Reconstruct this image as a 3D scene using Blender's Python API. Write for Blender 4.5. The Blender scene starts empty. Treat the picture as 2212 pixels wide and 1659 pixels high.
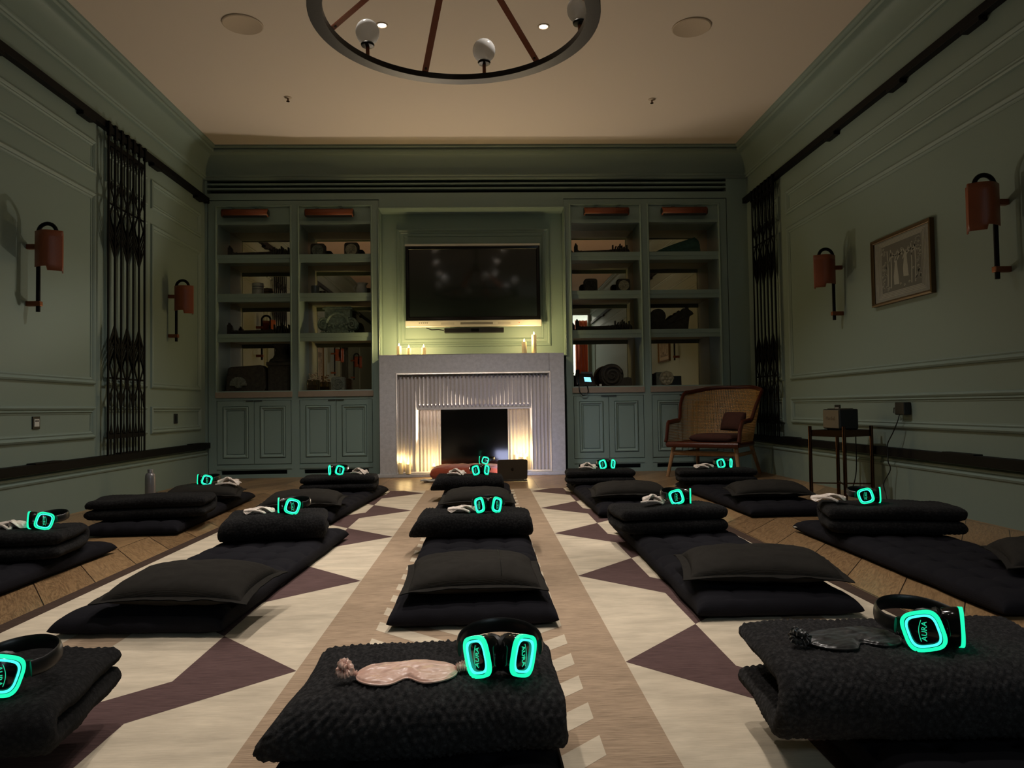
import bpy, math, random
from mathutils import Vector, Matrix, noise
random.seed(7)
SC = bpy.context.scene
COL = SC.collection
PI = math.pi
sin, cos = math.sin, math.cos

# ------------------------------------------------------------------ helpers
def lin(c):
    def f(v):
        v /= 255.0
        return v / 12.92 if v <= 0.04045 else ((v + 0.055) / 1.055) ** 2.4
    return (f(c[0]), f(c[1]), f(c[2]), 1.0)

class NT:
    def __init__(s, name):
        s.m = bpy.data.materials.new(name); s.m.use_nodes = True
        s.t = s.m.node_tree; s.t.nodes.clear()
        s.out = s.t.nodes.new('ShaderNodeOutputMaterial')
    def n(s, typ, ins=None, **kw):
        nd = s.t.nodes.new(typ)
        for k, v in kw.items(): setattr(nd, k, v)
        for k, v in (ins or {}).items(): s.set(nd, k, v)
        return nd
    def set(s, nd, k, v):
        if isinstance(v, tuple) and len(v) == 2 and hasattr(v[0], 'outputs'):
            s.t.links.new(v[0].outputs[v[1]], nd.inputs[k])
        elif hasattr(v, 'outputs'):
            s.t.links.new(v.outputs[0], nd.inputs[k])
        else:
            nd.inputs[k].default_value = v
    def math(s, op, a, b=None, c=None):
        nd = s.t.nodes.new('ShaderNodeMath'); nd.operation = op
        s.set(nd, 0, a)
        if b is not None: s.set(nd, 1, b)
        if c is not None: s.set(nd, 2, c)
        return nd
    def mix(s, fac, a, b, typ='RGBA', blend='MIX'):
        nd = s.t.nodes.new('ShaderNodeMix'); nd.data_type = typ
        if typ == 'RGBA':
            nd.blend_type = blend; s.set(nd, 0, fac); s.set(nd, 6, a); s.set(nd, 7, b)
            return (nd, 2)
        s.set(nd, 0, fac); s.set(nd, 2, a); s.set(nd, 3, b)
        return (nd, 0)
    def ramp(s, fac, stops):
        nd = s.t.nodes.new('ShaderNodeValToRGB'); s.set(nd, 0, fac)
        e = nd.color_ramp.elements
        while len(e) < len(stops): e.new(0.5)
        for i, (p, c) in enumerate(stops):
            e[i].position = p; e[i].color = c
        return nd
    def done(s, sh, idx=0):
        s.t.links.new(sh.outputs[idx], s.out.inputs[0]); return s.m

def mat(name, c, rough=0.6, metal=0.0, spec=0.5, bump=0.0, scale=40.0, var=0.0, coat=0.0, stretch=None, sheen=0.0, bdist=0.01):
    t = NT(name)
    tc = t.n('ShaderNodeTexCoord')
    vec = (tc, 3)
    if stretch:
        vec = (t.n('ShaderNodeMapping', {0: vec, 'Scale': stretch}), 0)
    col = lin(c)
    b = t.n('ShaderNodeBsdfPrincipled', {'Roughness': rough, 'Metallic': metal, 'Specular IOR Level': spec, 'Coat Weight': coat, 'Sheen Weight': sheen})
    if var or bump:
        nz = t.n('ShaderNodeTexNoise', {'Vector': vec, 'Scale': scale, 'Detail': 4.0, 'Roughness': 0.6})
    if var:
        lo = (col[0] * (1 - var), col[1] * (1 - var), col[2] * (1 - var), 1)
        hi = (min(1, col[0] * (1 + var)), min(1, col[1] * (1 + var)), min(1, col[2] * (1 + var)), 1)
        r = t.ramp((nz, 0), [(0.3, lo), (0.7, hi)])
        t.set(b, 'Base Color', (r, 0))
    else:
        b.inputs['Base Color'].default_value = col
    if bump:
        bp = t.n('ShaderNodeBump', {'Strength': bump, 'Distance': bdist, 'Height': (nz, 0)})
        t.set(b, 'Normal', (bp, 0))
    return t.done(b)

def glow(name, c, strength, base=(10, 10, 10)):
    t = NT(name)
    b = t.n('ShaderNodeBsdfPrincipled', {'Base Color': lin(base), 'Roughness': 0.35, 'Emission Color': (c[0], c[1], c[2], 1), 'Emission Strength': strength})
    return t.done(b)

class MB:
    """collects shapes into one mesh"""
    def __init__(s): s.v = []; s.f = []; s.mi = []; s.cur = 0; s.uv = None
    def add(s, vs, fs):
        b = len(s.v); s.v.extend([tuple(p) for p in vs])
        for f in fs: s.f.append(tuple(b + i for i in f)); s.mi.append(s.cur)
        return s
    def box(s, x0, x1, y0, y1, z0, z1):
        return s.add([(x, y, z) for z in (z0, z1) for y in (y0, y1) for x in (x0, x1)],
                     [(0, 2, 3, 1), (4, 5, 7, 6), (0, 1, 5, 4), (2, 6, 7, 3), (0, 4, 6, 2), (1, 3, 7, 5)])
    def obox(s, c, size, M=None):
        M = M or Matrix.Identity(3)
        hx, hy, hz = size[0] / 2, size[1] / 2, size[2] / 2
        vs = [Vector(c) + M @ Vector((x, y, z)) for z in (-hz, hz) for y in (-hy, hy) for x in (-hx, hx)]
        return s.add(vs, [(0, 2, 3, 1), (4, 5, 7, 6), (0, 1, 5, 4), (2, 6, 7, 3), (0, 4, 6, 2), (1, 3, 7, 5)])
    def prism(s, poly, P, d0, d1):
        """poly: 2-D outline (u,v); P(u,v,w)->3-D"""
        n = len(poly)
        vs = [P(u, v, d0) for u, v in poly] + [P(u, v, d1) for u, v in poly]
        fs = [(i, (i + 1) % n, n + (i + 1) % n, n + i) for i in range(n)]
        fs += [tuple(range(n - 1, -1, -1)), tuple(range(n, 2 * n))]
        return s.add(vs, fs)
    def tube(s, path, r, n=8, closed=False, caps=True, flat=None):
        P = [Vector(p) for p in path]; m = len(P)
        rr = r if isinstance(r, (list, tuple)) else [r] * m
        vs = []; up = None
        for i in range(m):
            a = P[(i - 1) % m] if (closed or i > 0) else P[i]
            b = P[(i + 1) % m] if (closed or i < m - 1) else P[i]
            t = (b - a).normalized()
            if up is None:
                up = Vector((0, 0, 1)) if abs(t.z) < 0.9 else Vector((1, 0, 0))
            u = (up - t * up.dot(t)).normalized(); w = t.cross(u); up = u
            for k in range(n):
                q = 2 * PI * k / n
                e = (flat[0], flat[1]) if flat else (1, 1)
                vs.append(P[i] + (u * cos(q) * e[0] + w * sin(q) * e[1]) * rr[i])
        fs = []
        for i in range(m if closed else m - 1):
            j = (i + 1) % m
            for k in range(n):
                l = (k + 1) % n
                fs.append((i * n + k, i * n + l, j * n + l, j * n + k))
        if caps and not closed:
            fs.append(tuple(range(n - 1, -1, -1))); fs.append(tuple((m - 1) * n + k for k in range(n)))
        return s.add(vs, fs)
    def lathe(s, prof, c=(0, 0, 0), n=20, M=None):
        M = M or Matrix.Identity(3); c = Vector(c); vs = []
        for r, z in prof:
            for k in range(n):
                q = 2 * PI * k / n
                vs.append(c + M @ Vector((r * cos(q), r * sin(q), z)))
        m = len(prof); fs = []
        for i in range(m - 1):
            for k in range(n):
                l = (k + 1) % n
                fs.append((i * n + k, i * n + l, (i + 1) * n + l, (i + 1) * n + k))
        if prof[0][0] > 1e-5: fs.append(tuple(range(n - 1, -1, -1)))
        if prof[-1][0] > 1e-5: fs.append(tuple((m - 1) * n + k for k in range(n)))
        return s.add(vs, fs)
    def grid(s, F, nu, nv, cu=False, cv=False):
        ru = nu if cu else nu + 1; rv = nv if cv else nv + 1
        vs = [F(i / nu, j / nv) for i in range(ru) for j in range(rv)]
        fs = []
        for i in range(nu):
            for j in range(nv):
                a, b = i, (i + 1) % ru if cu else i + 1
                c, d = j, (j + 1) % rv if cv else j + 1
                fs.append((a * rv + c, b * rv + c, b * rv + d, a * rv + d))
        return s.add(vs, fs)
    def build(s, name, m, parent=None, smooth=False, bevel=0.0, org=None, sharp=None):
        o3 = Vector(org) if org is not None else (ORG.get(parent.name, Vector()) if parent else Vector())
        me = bpy.data.meshes.new(name)
        me.from_pydata([tuple(Vector(p) - o3) for p in s.v], [], s.f)
        ms = m if isinstance(m, (list, tuple)) else [m]
        for k in ms: me.materials.append(k)
        if len(ms) > 1: me.polygons.foreach_set('material_index', s.mi)
        me.update()
        import bmesh
        bm = bmesh.new(); bm.from_mesh(me)
        bmesh.ops.remove_doubles(bm, verts=bm.verts, dist=1e-6)
        bmesh.ops.recalc_face_normals(bm, faces=bm.faces)
        bm.to_mesh(me); bm.free()
        if smooth:
            me.polygons.foreach_set('use_smooth', [True] * len(me.polygons))
            me.update()
        o = bpy.data.objects.new(name, me); COL.objects.link(o)
        if smooth:
            try: me.set_sharp_from_angle(angle=math.radians(sharp or 40))
            except Exception: pass
        if bevel:
            b = o.modifiers.new('edge', 'BEVEL'); b.width = bevel; b.segments = 2; b.limit_method = 'ANGLE'; b.angle_limit = math.radians(35)
        if parent:
            o.parent = parent; ORG[o.name] = ORG.get(parent.name, Vector())
        else:
            o.location = o3; ORG[o.name] = o3
        return o

ORG = {}
def thing(name, label, cat, loc, rz=0.0, group=None):
    o = bpy.data.objects.new(name, None); COL.objects.link(o)
    o.empty_display_size = 0.1
    o.location = loc; o.rotation_euler = (0, 0, rz)
    ORG[o.name] = Vector(loc)
    return tag(o, label, cat, group)
def lthing(name, label, cat, group=None):
    """an Empty whose parts are built in local coordinates, placed afterwards"""
    return thing(name, label, cat, (0, 0, 0), 0, group)
def tag(o, label, cat, group=None, kind=None):
    o['label'] = label; o['category'] = cat
    if group: o['group'] = group
    if kind: o['kind'] = kind
    return o
def struct(o, label, cat):
    return tag(o, label, cat, None, 'structure')
def place(o, loc, rz=0.0, rx=0.0, ry=0.0, s=1.0):
    o.location = loc; o.rotation_euler = (rx, ry, rz); o.scale = (s, s, s) if not isinstance(s, tuple) else s
    return o
def dup(root, label, loc=None, rz=0.0, s=1.0, rx=0.0, ry=0.0):
    r = root.copy(); COL.objects.link(r); r['label'] = label
    for ch in list(root.children):
        c = ch.copy(); COL.objects.link(c); c.parent = r
        for g in ch.children:
            d = g.copy(); COL.objects.link(d); d.parent = c
    if loc is not None: place(r, loc, rz, rx, ry, s)
    return r
def ez(u): return .5 * u + .5 * (.5 - .5 * cos(PI * u))    # crowd samples toward both ends
def XY(u, v, w): return (u, v, w)
def XZ(y):  # prism plane facing -y ; w is the offset toward the viewer
    return lambda u, v, w: (u, y - w, v)
def side(x, sgn):  # plane of a side wall, w = offset into the room
    return lambda u, v, w: (x + sgn * w, u, v)
def rframe(mb, P, u0, u1, v0, v1, prof):
    """mitred rectangular moulding; prof = [(inset, height)...]"""
    rings = []
    for ins, h in prof:
        rings.append([(u0 + ins, v0 + ins, h), (u1 - ins, v0 + ins, h), (u1 - ins, v1 - ins, h), (u0 + ins, v1 - ins, h)])
    vs = [P(*p) for r in rings for p in r]; fs = []
    for i in range(len(rings) - 1):
        for k in range(4):
            l = (k + 1) % 4
            fs.append((i * 4 + k, i * 4 + l, i * 4 + 4 + l, i * 4 + 4 + k))
    mb.add(vs, fs)
def text_mesh(body, size, extrude=0.0008):
    cu = bpy.data.curves.new('lettering', 'FONT'); cu.body = body; cu.size = size; cu.extrude = extrude
    cu.align_x = 'CENTER'; cu.align_y = 'CENTER'; cu.resolution_u = 3
    o = bpy.data.objects.new('lettering', cu); COL.objects.link(o)
    dg = bpy.context.evaluated_depsgraph_get(); dg.update()
    me = o.evaluated_get(dg).to_mesh()
    vs = [tuple(v.co) for v in me.vertices]; fs = [tuple(p.vertices) for p in me.polygons]
    o.evaluated_get(dg).to_mesh_clear()
    bpy.data.objects.remove(o); bpy.data.curves.remove(cu)
    return vs, fs
def arc(c, r, a0, a1, n, P):
    return [P(c[0] + r * cos(a0 + (a1 - a0) * i / n), c[1] + r * sin(a0 + (a1 - a0) * i / n)) for i in range(n + 1)]
def sell(a, b, p, n):
    """superellipse outline"""
    out = []
    for k in range(n):
        q = 2 * PI * k / n; c, s_ = cos(q), sin(q)
        out.append((a * math.copysign(abs(c) ** (2 / p), c), b * math.copysign(abs(s_) ** (2 / p), s_)))
    return out
# ------------------------------------------------------------------ materials
M_WALL = mat('sage_paint', (118, 134, 126), 0.55, bump=0.04, scale=180, spec=0.35)
M_CASE = mat('sage_joinery', (128, 148, 140), 0.45, bump=0.02, scale=120, spec=0.4)
M_CEIL = mat('ceiling_plaster', (200, 188, 174), 0.8, bump=0.03, scale=150)
M_BLACK = mat('black_iron', (6, 6, 6), 0.6, 0.0, spec=0.12, bump=0.1, scale=160)
M_RAIL = mat('black_rail', (8, 8, 8), 0.6, spec=0.15)
M_VOID = mat('dark_recess', (3, 3, 3), 0.9)
M_STONE = mat('grey_stone', (186, 184, 184), 0.55, bump=0.15, scale=25, var=0.12)
M_FLUTE = mat('fluted_stone', (196, 190, 186), 0.5, bump=0.08, scale=60, var=0.06)
M_COUNTER = mat('pale_counter', (146, 132, 116), 0.45, var=0.05, scale=30)
M_LEATHER = mat('tan_leather', (126, 64, 34), 0.40, bump=0.12, scale=220, var=0.12)
M_COPPER = mat('copper', (120, 70, 42), 0.4, 0.7)
M_CARVE = mat('aged_stone', (108, 114, 102), 0.85, bump=0.5, scale=35, var=0.35)
M_CARVE_D = mat('dark_carved_wood', (54, 50, 41), 0.8, bump=0.5, scale=30, var=0.4)
M_CARVE_L = mat('weathered_stone', (168, 162, 138), 0.85, bump=0.5, scale=40, var=0.3)
M_LEAF = mat('verdigris', (40, 76, 68), 0.7, bump=0.4, scale=30, var=0.3)
M_CERAMIC = mat('glazed_ceramic', (168, 168, 160), 0.2, var=0.05)
M_CERAMIC_D = mat('grey_glaze', (90, 96, 96), 0.3)
M_BRASS = mat('brass', (84, 56, 36), 0.22, 0.95)
M_WAX = None
M_ORANGE = mat('rust_velvet', (150, 62, 28), 0.9, bump=0.25, scale=30, var=0.18, sheen=0.4)
M_DKRED = mat('russet_cushion', (60, 27, 17), 0.9, bump=0.25, scale=60, var=0.15)
M_WOODD = mat('dark_red_wood', (72, 28, 14), 0.35, bump=0.06, scale=40, var=0.25, stretch=(1, 1, 12))
M_WOODL = mat('light_oak', (140, 104, 68), 0.5, bump=0.06, scale=40, var=0.2)
M_WHITEPL = mat('white_plastic', (190, 190, 186), 0.4)
M_BLACKPL = mat('black_plastic', (14, 14, 14), 0.4)
M_GLOSSBLK = mat('gloss_black', (8, 8, 9), 0.12)
M_SILVER = mat('silver_plastic', (178, 176, 170), 0.35, 0.2)
M_STEELB = mat('brushed_bottle', (134, 132, 134), 0.32, 0.35, bump=0.03, scale=200)
M_LAPTOP = mat('space_grey', (88, 86, 80), 0.4, 0.8)
M_PAPER = mat('white_cotton', (190, 184, 172), 0.9, bump=0.3, scale=60)
M_FRAMEG = mat('antique_gold', (92, 74, 44), 0.45, 0.6, bump=0.1)
M_TV = mat('tv_glass', (18, 23, 23), 0.07, spec=1.0)
M_RING = mat('bronze_black', (30, 27, 22), 0.42, 0.5, bump=0.05)
M_SPKGRILLE = mat('speaker_grille', (104, 92, 70), 0.8, bump=0.6, scale=300)
M_CEILSPK = mat('ceiling_speaker_white', (182, 166, 146), 0.8, bump=0.3, scale=500)
M_DRIED = mat('dried_flowers', (150, 132, 110), 0.9)

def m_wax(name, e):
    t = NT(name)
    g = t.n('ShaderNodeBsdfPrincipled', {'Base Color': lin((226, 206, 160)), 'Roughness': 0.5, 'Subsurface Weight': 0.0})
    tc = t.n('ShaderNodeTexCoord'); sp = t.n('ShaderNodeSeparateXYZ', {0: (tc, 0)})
    r = t.ramp((sp, 2), [(0.35, (0, 0, 0, 1)), (1.0, (1, 1, 1, 1))])  # emission growing toward the top: flame light put into the wax
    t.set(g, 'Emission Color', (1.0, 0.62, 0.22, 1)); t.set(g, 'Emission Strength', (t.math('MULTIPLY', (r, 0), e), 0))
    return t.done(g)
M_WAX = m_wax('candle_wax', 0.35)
M_FLAME = glow('candle_flame', (1.0, 0.72, 0.30), 22.0)
M_RING_G = glow('green_led', (0.010, 0.86, 0.42), 1.25)
M_RING_C = glow('cyan_led', (0.05, 1.0, 0.72), 1.7)
M_LOGO_G = glow('green_led_logo', (0.02, 0.80, 0.40), 0.8)
M_YOKE = mat('green_tinted_plastic', (10, 60, 44), 0.25)
M_LCD = glow('lcd_blue', (0.25, 0.72, 1.0), 1.6)
M_SCREEN = glow('laptop_screen', (0.62, 0.66, 1.0), 6.0)
M_LAMP = glow('downlight_glow', (1.0, 0.90, 0.78), 26.0)
M_REDLED = glow('red_led', (1.0, 0.12, 0.05), 2.0)

def m_fabric(name, c, scale=260, bump=0.5, var=0.25, rough=0.95, sheen=0.0, fine=900):
    t = NT(name); tc = t.n('ShaderNodeTexCoord')
    w1 = t.n('ShaderNodeTexWave', {'Vector': (tc, 3), 'Scale': scale, 'Distortion': 1.5, 'Detail': 2.0}, bands_direction='X')
    w2 = t.n('ShaderNodeTexWave', {'Vector': (tc, 3), 'Scale': scale, 'Distortion': 1.5, 'Detail': 2.0}, bands_direction='Y')
    nz = t.n('ShaderNodeTexNoise', {'Vector': (tc, 3), 'Scale': 30.0, 'Detail': 6.0})
    h = t.math('ADD', (w1, 1), (w2, 1)); h = t.math('ADD', (h, 0), (nz, 0))
    col = lin(c)
    r = t.ramp((t.math('MULTIPLY', (h, 0), 0.34), 0), [(0.25, tuple(x * (1 - var) for x in col[:3]) + (1,)), (0.8, tuple(x * (1 + var) for x in col[:3]) + (1,))])
    bp = t.n('ShaderNodeBump', {'Strength': bump, 'Distance': 0.0015, 'Height': (h, 0)})
    b = t.n('ShaderNodeBsdfPrincipled', {'Base Color': (r, 0), 'Roughness': rough, 'Normal': (bp, 0), 'Specular IOR Level': 0.08, 'Sheen Weight': sheen})
    return t.done(b)
M_MAT = m_fabric('navy_black_cotton', (27, 26, 30), 300, 0.3, 0.2)
M_LINEN = m_fabric('charcoal_linen', (55, 52, 48), 320, 0.7, 0.45)
M_PLUSH = None
def m_plush(nm, hi):
    t = NT(nm); tc = t.n('ShaderNodeTexCoord')
    vo = t.n('ShaderNodeTexVoronoi', {'Vector': (tc, 3), 'Scale': 95.0})
    nz = t.n('ShaderNodeTexNoise', {'Vector': (tc, 3), 'Scale': 420.0, 'Detail': 5.0, 'Roughness': 0.7})
    h = t.math('SUBTRACT', (nz, 0), (t.math('MULTIPLY', (vo, 0), 0.8), 0))
    c = t.ramp((h, 0), [(0.0, (hi * .3, hi * .28, hi * .28, 1)), (0.75, (hi, hi * .95, hi * .95, 1))])
    bp = t.n('ShaderNodeBump', {'Strength': 0.9, 'Distance': 0.004, 'Height': (h, 0)})
    b = t.n('ShaderNodeBsdfPrincipled', {'Base Color': (c, 0), 'Roughness': 1.0, 'Specular IOR Level': 0.1, 'Normal': (bp, 0), 'Sheen Weight': 0.03})
    return t.done(b)
M_PLUSH = m_plush('black_plush', .030)
M_PLUSH_LIT = m_plush('black_plush_lit', .075)  # brighter copy of black plush: light on the front blankets put into colour
def m_satin(name, c, rough=0.3):
    t = NT(name); tc = t.n('ShaderNodeTexCoord')
    mp = t.n('ShaderNodeMapping', {0: (tc, 3), 'Scale': (16, 60, 10)})
    nz = t.n('ShaderNodeTexNoise', {'Vector': (mp, 0), 'Scale': 1.0, 'Detail': 2.0})
    bp = t.n('ShaderNodeBump', {'Strength': 0.9, 'Distance': 0.012, 'Height': (nz, 0)})
    b = t.n('ShaderNodeBsdfPrincipled', {'Base Color': lin(c), 'Roughness': rough, 'Normal': (bp, 0), 'Sheen Weight': 0.3, 'Specular IOR Level': 0.7, 'Anisotropic': 0.4})
    return t.done(b)
M_SATIN_P = m_satin('blush_satin', (222, 178, 158))
M_SATIN_K = m_satin('black_satin', (14, 13, 13))
M_SATIN_W = m_satin('ivory_satin', (226, 210, 196), 0.45)

def m_rug(name, c, var, streak):
    t = NT(name); tc = t.n('ShaderNodeTexCoord')
    mp = t.n('ShaderNodeMapping', {0: (tc, 3), 'Scale': (14, 260, 1)})
    nz = t.n('ShaderNodeTexNoise', {'Vector': (mp, 0), 'Scale': 1.0, 'Detail': 5.0, 'Roughness': 0.65})
    mp2 = t.n('ShaderNodeMapping', {0: (tc, 3), 'Scale': (5, 13, 1)})
    n2 = t.n('ShaderNodeTexNoise', {'Vector': (mp2, 0), 'Scale': 1.0, 'Detail': 4.0, 'Roughness': 0.6})
    h = t.math('ADD', (t.math('MULTIPLY', (nz, 0), streak), 0), (t.math('MULTIPLY', (n2, 0), 1 - streak), 0))
    col = lin(c)
    r = t.ramp((h, 0), [(0.33, tuple(x * (1 - var) for x in col[:3]) + (1,)), (0.67, tuple(min(1, x * (1 + var)) for x in col[:3]) + (1,))])
    bp = t.n('ShaderNodeBump', {'Strength': 0.5, 'Distance': 0.002, 'Height': (nz, 0)})
    b = t.n('ShaderNodeBsdfPrincipled', {'Base Color': (r, 0), 'Roughness': 0.95, 'Specular IOR Level': 0.1, 'Normal': (bp, 0)})
    return t.done(b)
M_RUG = [m_rug('rug_tan', (160, 138, 115), 0.42, 0.75), m_rug('rug_cream', (196, 182, 160), 0.22, 0.35), m_rug('rug_aubergine', (88, 68, 66), 0.38, 0.8), m_rug('rug_brown_border', (66, 52, 44), 0.4, 0.8)]

def m_floor():
    t = NT('oak_chevron'); tc = t.n('ShaderNodeTexCoord'); sp = t.n('ShaderNodeSeparateXYZ', {0: (tc, 3)})
    W = 0.5; K = 1.43; S = 0.38
    xs = t.math('ADD', (sp, 0), 20.0 - 1.98 + 0.0)
    tri = t.math('PINGPONG', (xs, 0), W)
    idx = t.math('FLOOR', (t.math('DIVIDE', (xs, 0), W), 0))
    c = t.math('ADD', (sp, 1), (t.math('MULTIPLY', (tri, 0), K), 0))
    cs = t.math('DIVIDE', (t.math('ADD', (c, 0), 0.03), 0), S)
    row = t.math('FLOOR', (cs, 0)); fr = t.math('FRACT', (cs, 0))
    e1 = t.math('MINIMUM', (fr, 0), (t.math('SUBTRACT', 1.0, (fr, 0)), 0))
    e2 = t.math('MINIMUM', (tri, 0), (t.math('SUBTRACT', W, (tri, 0)), 0))
    g1 = t.math('LESS_THAN', (e1, 0), 0.010); g2 = t.math('LESS_THAN', (e2, 0), 0.0026)
    gro = t.math('MAXIMUM', (g1, 0), (g2, 0))
    al = t.math('SUBTRACT', (tri, 0), (t.math('MULTIPLY', (sp, 1), K), 0))
    ac = t.math('ADD', (t.math('MULTIPLY', (tri, 0), K), 0), (sp, 1))
    hid = t.n('ShaderNodeCombineXYZ', {0: (idx, 0), 1: (row, 0)})
    wn = t.n('ShaderNodeTexWhiteNoise', {'Vector': (hid, 0)}, noise_dimensions='3D')
    gv = t.n('ShaderNodeCombineXYZ', {0: (t.math('MULTIPLY', (al, 0), 1.1), 0), 1: (t.math('MULTIPLY', (ac, 0), 7.0), 0), 2: (t.math('MULTIPLY', (wn, 0), 40.0), 0)})
    nz = t.n('ShaderNodeTexNoise', {'Vector': (gv, 0), 'Scale': 1.6, 'Detail': 6.0, 'Roughness': 0.6, 'Distortion': 0.6})
    ringv = t.math('SINE', (t.math('MULTIPLY', (nz, 0), 55.0), 0))
    gv2 = t.n('ShaderNodeCombineXYZ', {0: (t.math('MULTIPLY', (al, 0), 6.0), 0), 1: (t.math('MULTIPLY', (ac, 0), 120.0), 0)})
    n2 = t.n('ShaderNodeTexNoise', {'Vector': (gv2, 0), 'Scale': 1.0, 'Detail': 3.0})
    h = t.math('ADD', (t.math('MULTIPLY', (ringv, 0), 0.10), 0), (t.math('MULTIPLY', (n2, 0), 0.55), 0))
    h = t.math('ADD', (h, 0), (t.math('MULTIPLY', (wn, 0), 0.30), 0))
    r = t.ramp((h, 0), [(0.15, lin((98, 74, 50))), (0.75, lin((172, 138, 98)))])
    colr = t.mix((gro, 0), (r, 0), lin((40, 26, 16)))
    hb = t.math('SUBTRACT', (h, 0), (t.math('MULTIPLY', (gro, 0), 2.0), 0))
    bp = t.n('ShaderNodeBump', {'Strength': 0.25, 'Distance': 0.002, 'Height': (hb, 0)})
    b = t.n('ShaderNodeBsdfPrincipled', {'Base Color': colr, 'Roughness': 0.34, 'Normal': (bp, 0), 'Specular IOR Level': 0.45})
    return t.done(b)
M_FLOOR = m_floor()

def m_mirror():
    t = NT('shelf_mirror')
    b = t.n('ShaderNodeBsdfPrincipled', {'Base Color': lin((255, 226, 196)), 'Roughness': 0.012, 'Metallic': 1.0})
    return t.done(b)
M_MIRROR = m_mirror()
def m_cane():
    t = NT('woven_cane'); uv = t.n('ShaderNodeUVMap'); sp = t.n('ShaderNodeSeparateXYZ', {0: (uv, 0)})
    a = t.math('ABSOLUTE', (t.math('SINE', (t.math('MULTIPLY', (sp, 0), 230.0), 0)), 0))
    b_ = t.math('ABSOLUTE', (t.math('SINE', (t.math('MULTIPLY', (sp, 1), 110.0), 0)), 0))
    hole = t.math('MULTIPLY', (t.math('GREATER_THAN', (a, 0), 0.62), 0), (t.math('GREATER_THAN', (b_, 0), 0.62), 0))
    pb = t.n('ShaderNodeBsdfPrincipled', {'Base Color': lin((176, 132, 74)), 'Roughness': 0.55})
    tr = t.n('ShaderNodeBsdfTransparent')
    ms = t.n('ShaderNodeMixShader', {0: (hole, 0), 1: (pb, 0), 2: (tr, 0)})
    return t.done(ms)
M_CANE = m_cane()
def m_glass(name, c, rough=0.02, tint=1.0):
    t = NT(name)
    b = t.n('ShaderNodeBsdfPrincipled', {'Base Color': lin(c), 'Roughness': rough, 'Transmission Weight': tint, 'IOR': 1.45})
    return t.done(b)
M_GLASS = m_glass('clear_glass', (200, 190, 160))
def m_globe():
    t = NT('opal_glass')
    d = t.n('ShaderNodeBsdfPrincipled', {'Base Color': lin((206, 206, 204)), 'Roughness': 0.08, 'Specular IOR Level': 0.6})
    tr = t.n('ShaderNodeBsdfTransparent', {'Color': (0.92, 0.90, 0.86, 1)})
    ms = t.n('ShaderNodeMixShader', {0: 0.62, 1: (tr, 0), 2: (d, 0)})
    return t.done(ms)
M_GLOBE = m_globe()
# ------------------------------------------------------------------ room shell
XL, XR, YB, YF, ZC = -3.11, 3.04, 8.35, -3.3, 3.68
struct(MB().box(XL - .2, XR + .2, YF - 3.4, YB + .8, -0.08, 0).build('floor', M_FLOOR), 'pale oak chevron floorboards', 'floor')
struct(MB().box(XL - .2, XR + .2, YF - .2, YB + .8, ZC, ZC + .1).build('ceiling', M_CEIL), 'plain warm white plaster ceiling', 'ceiling')
struct(MB().box(XL - .15, XL, YF - .2, YB + .8, 0, ZC).build('wall_left', M_WALL), 'sage green panelled wall on the left side', 'wall')
struct(MB().box(XR, XR + .15, YF - .2, YB + .8, 0, ZC).build('wall_right', M_WALL), 'sage green panelled wall on the right side', 'wall')
# wall behind the joinery, with frieze, alcove and fillers
AX0, AX1, AZ1, AY = -1.172, 0.922, 3.008, 8.6
w = MB()
w.box(XL, XR, 8.9, 9.05, 0, ZC)
w.box(XL, XR, YB, 8.9, 3.345, ZC)
w.box(XL, XR, YB, 8.9, 3.114, 3.188)
w.box(XL, -3.086, YB, 8.9, 3.188, 3.345); w.box(2.80, XR, YB, 8.9, 3.188, 3.345)
w.box(XL, -3.082, YB, 8.9, 0, 3.114); w.box(2.803, XR, YB, 8.9, 0, 3.114)
w.box(AX0 + .001, AX1 - .001, AY, 8.9, 0, 3.114)           # alcove back
w.box(AX0 + .001, AX1 - .001, YB, AY, AZ1, 3.114)            # alcove head
struct(w.build('wall_back', M_CASE), 'sage green wall around the bookcases and alcove', 'wall')
# wall behind the camera with a tall opening into a lit lobby
w = MB()
w.box(XL - .15, 1.75, YF - .15, YF, 0, ZC); w.box(2.95, XR + .15, YF - .15, YF, 0, ZC); w.box(1.75, 2.95, YF - .15, YF, 3.35, ZC)
struct(w.build('wall_front', M_WALL), 'sage green wall behind the viewer with a tall doorway', 'wall')
M_LOBBY = mat('lobby_paint', (186, 196, 196), 0.7)
w = MB()
w.box(1.0, 4.2, -6.35, -6.2, 0, ZC); w.box(0.95, 1.0, -6.3, YF - .15, 0, ZC); w.box(4.2, 4.25, -6.3, YF - .15, 0, ZC)
struct(w.build('wall_lobby', M_LOBBY), 'pale lobby walls beyond the doorway behind the viewer', 'wall')
struct(MB().box(.9, 4.3, -6.4, YF - .2, ZC, ZC + .1).build('ceiling_lobby', M_LOBBY), 'pale lobby ceiling', 'ceiling')
w = MB(); rframe(w, XZ(YF), 1.62, 3.03, -.1, 3.48, [(0, 0), (0, .04), (.1, .04), (.13, .015), (.13, 0)])
d = MB()
for u in (1.55, 2.2):
    rframe(d, XZ(-6.2), u, u + .6, .0, 2.2, [(0, 0), (0, .03), (.05, .03), (.06, .012), (.3, .012)])
struct(d.build('door_1', mat('lobby_door', (150, 160, 160), .5)), 'pale double door across the lobby', 'door')

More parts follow.
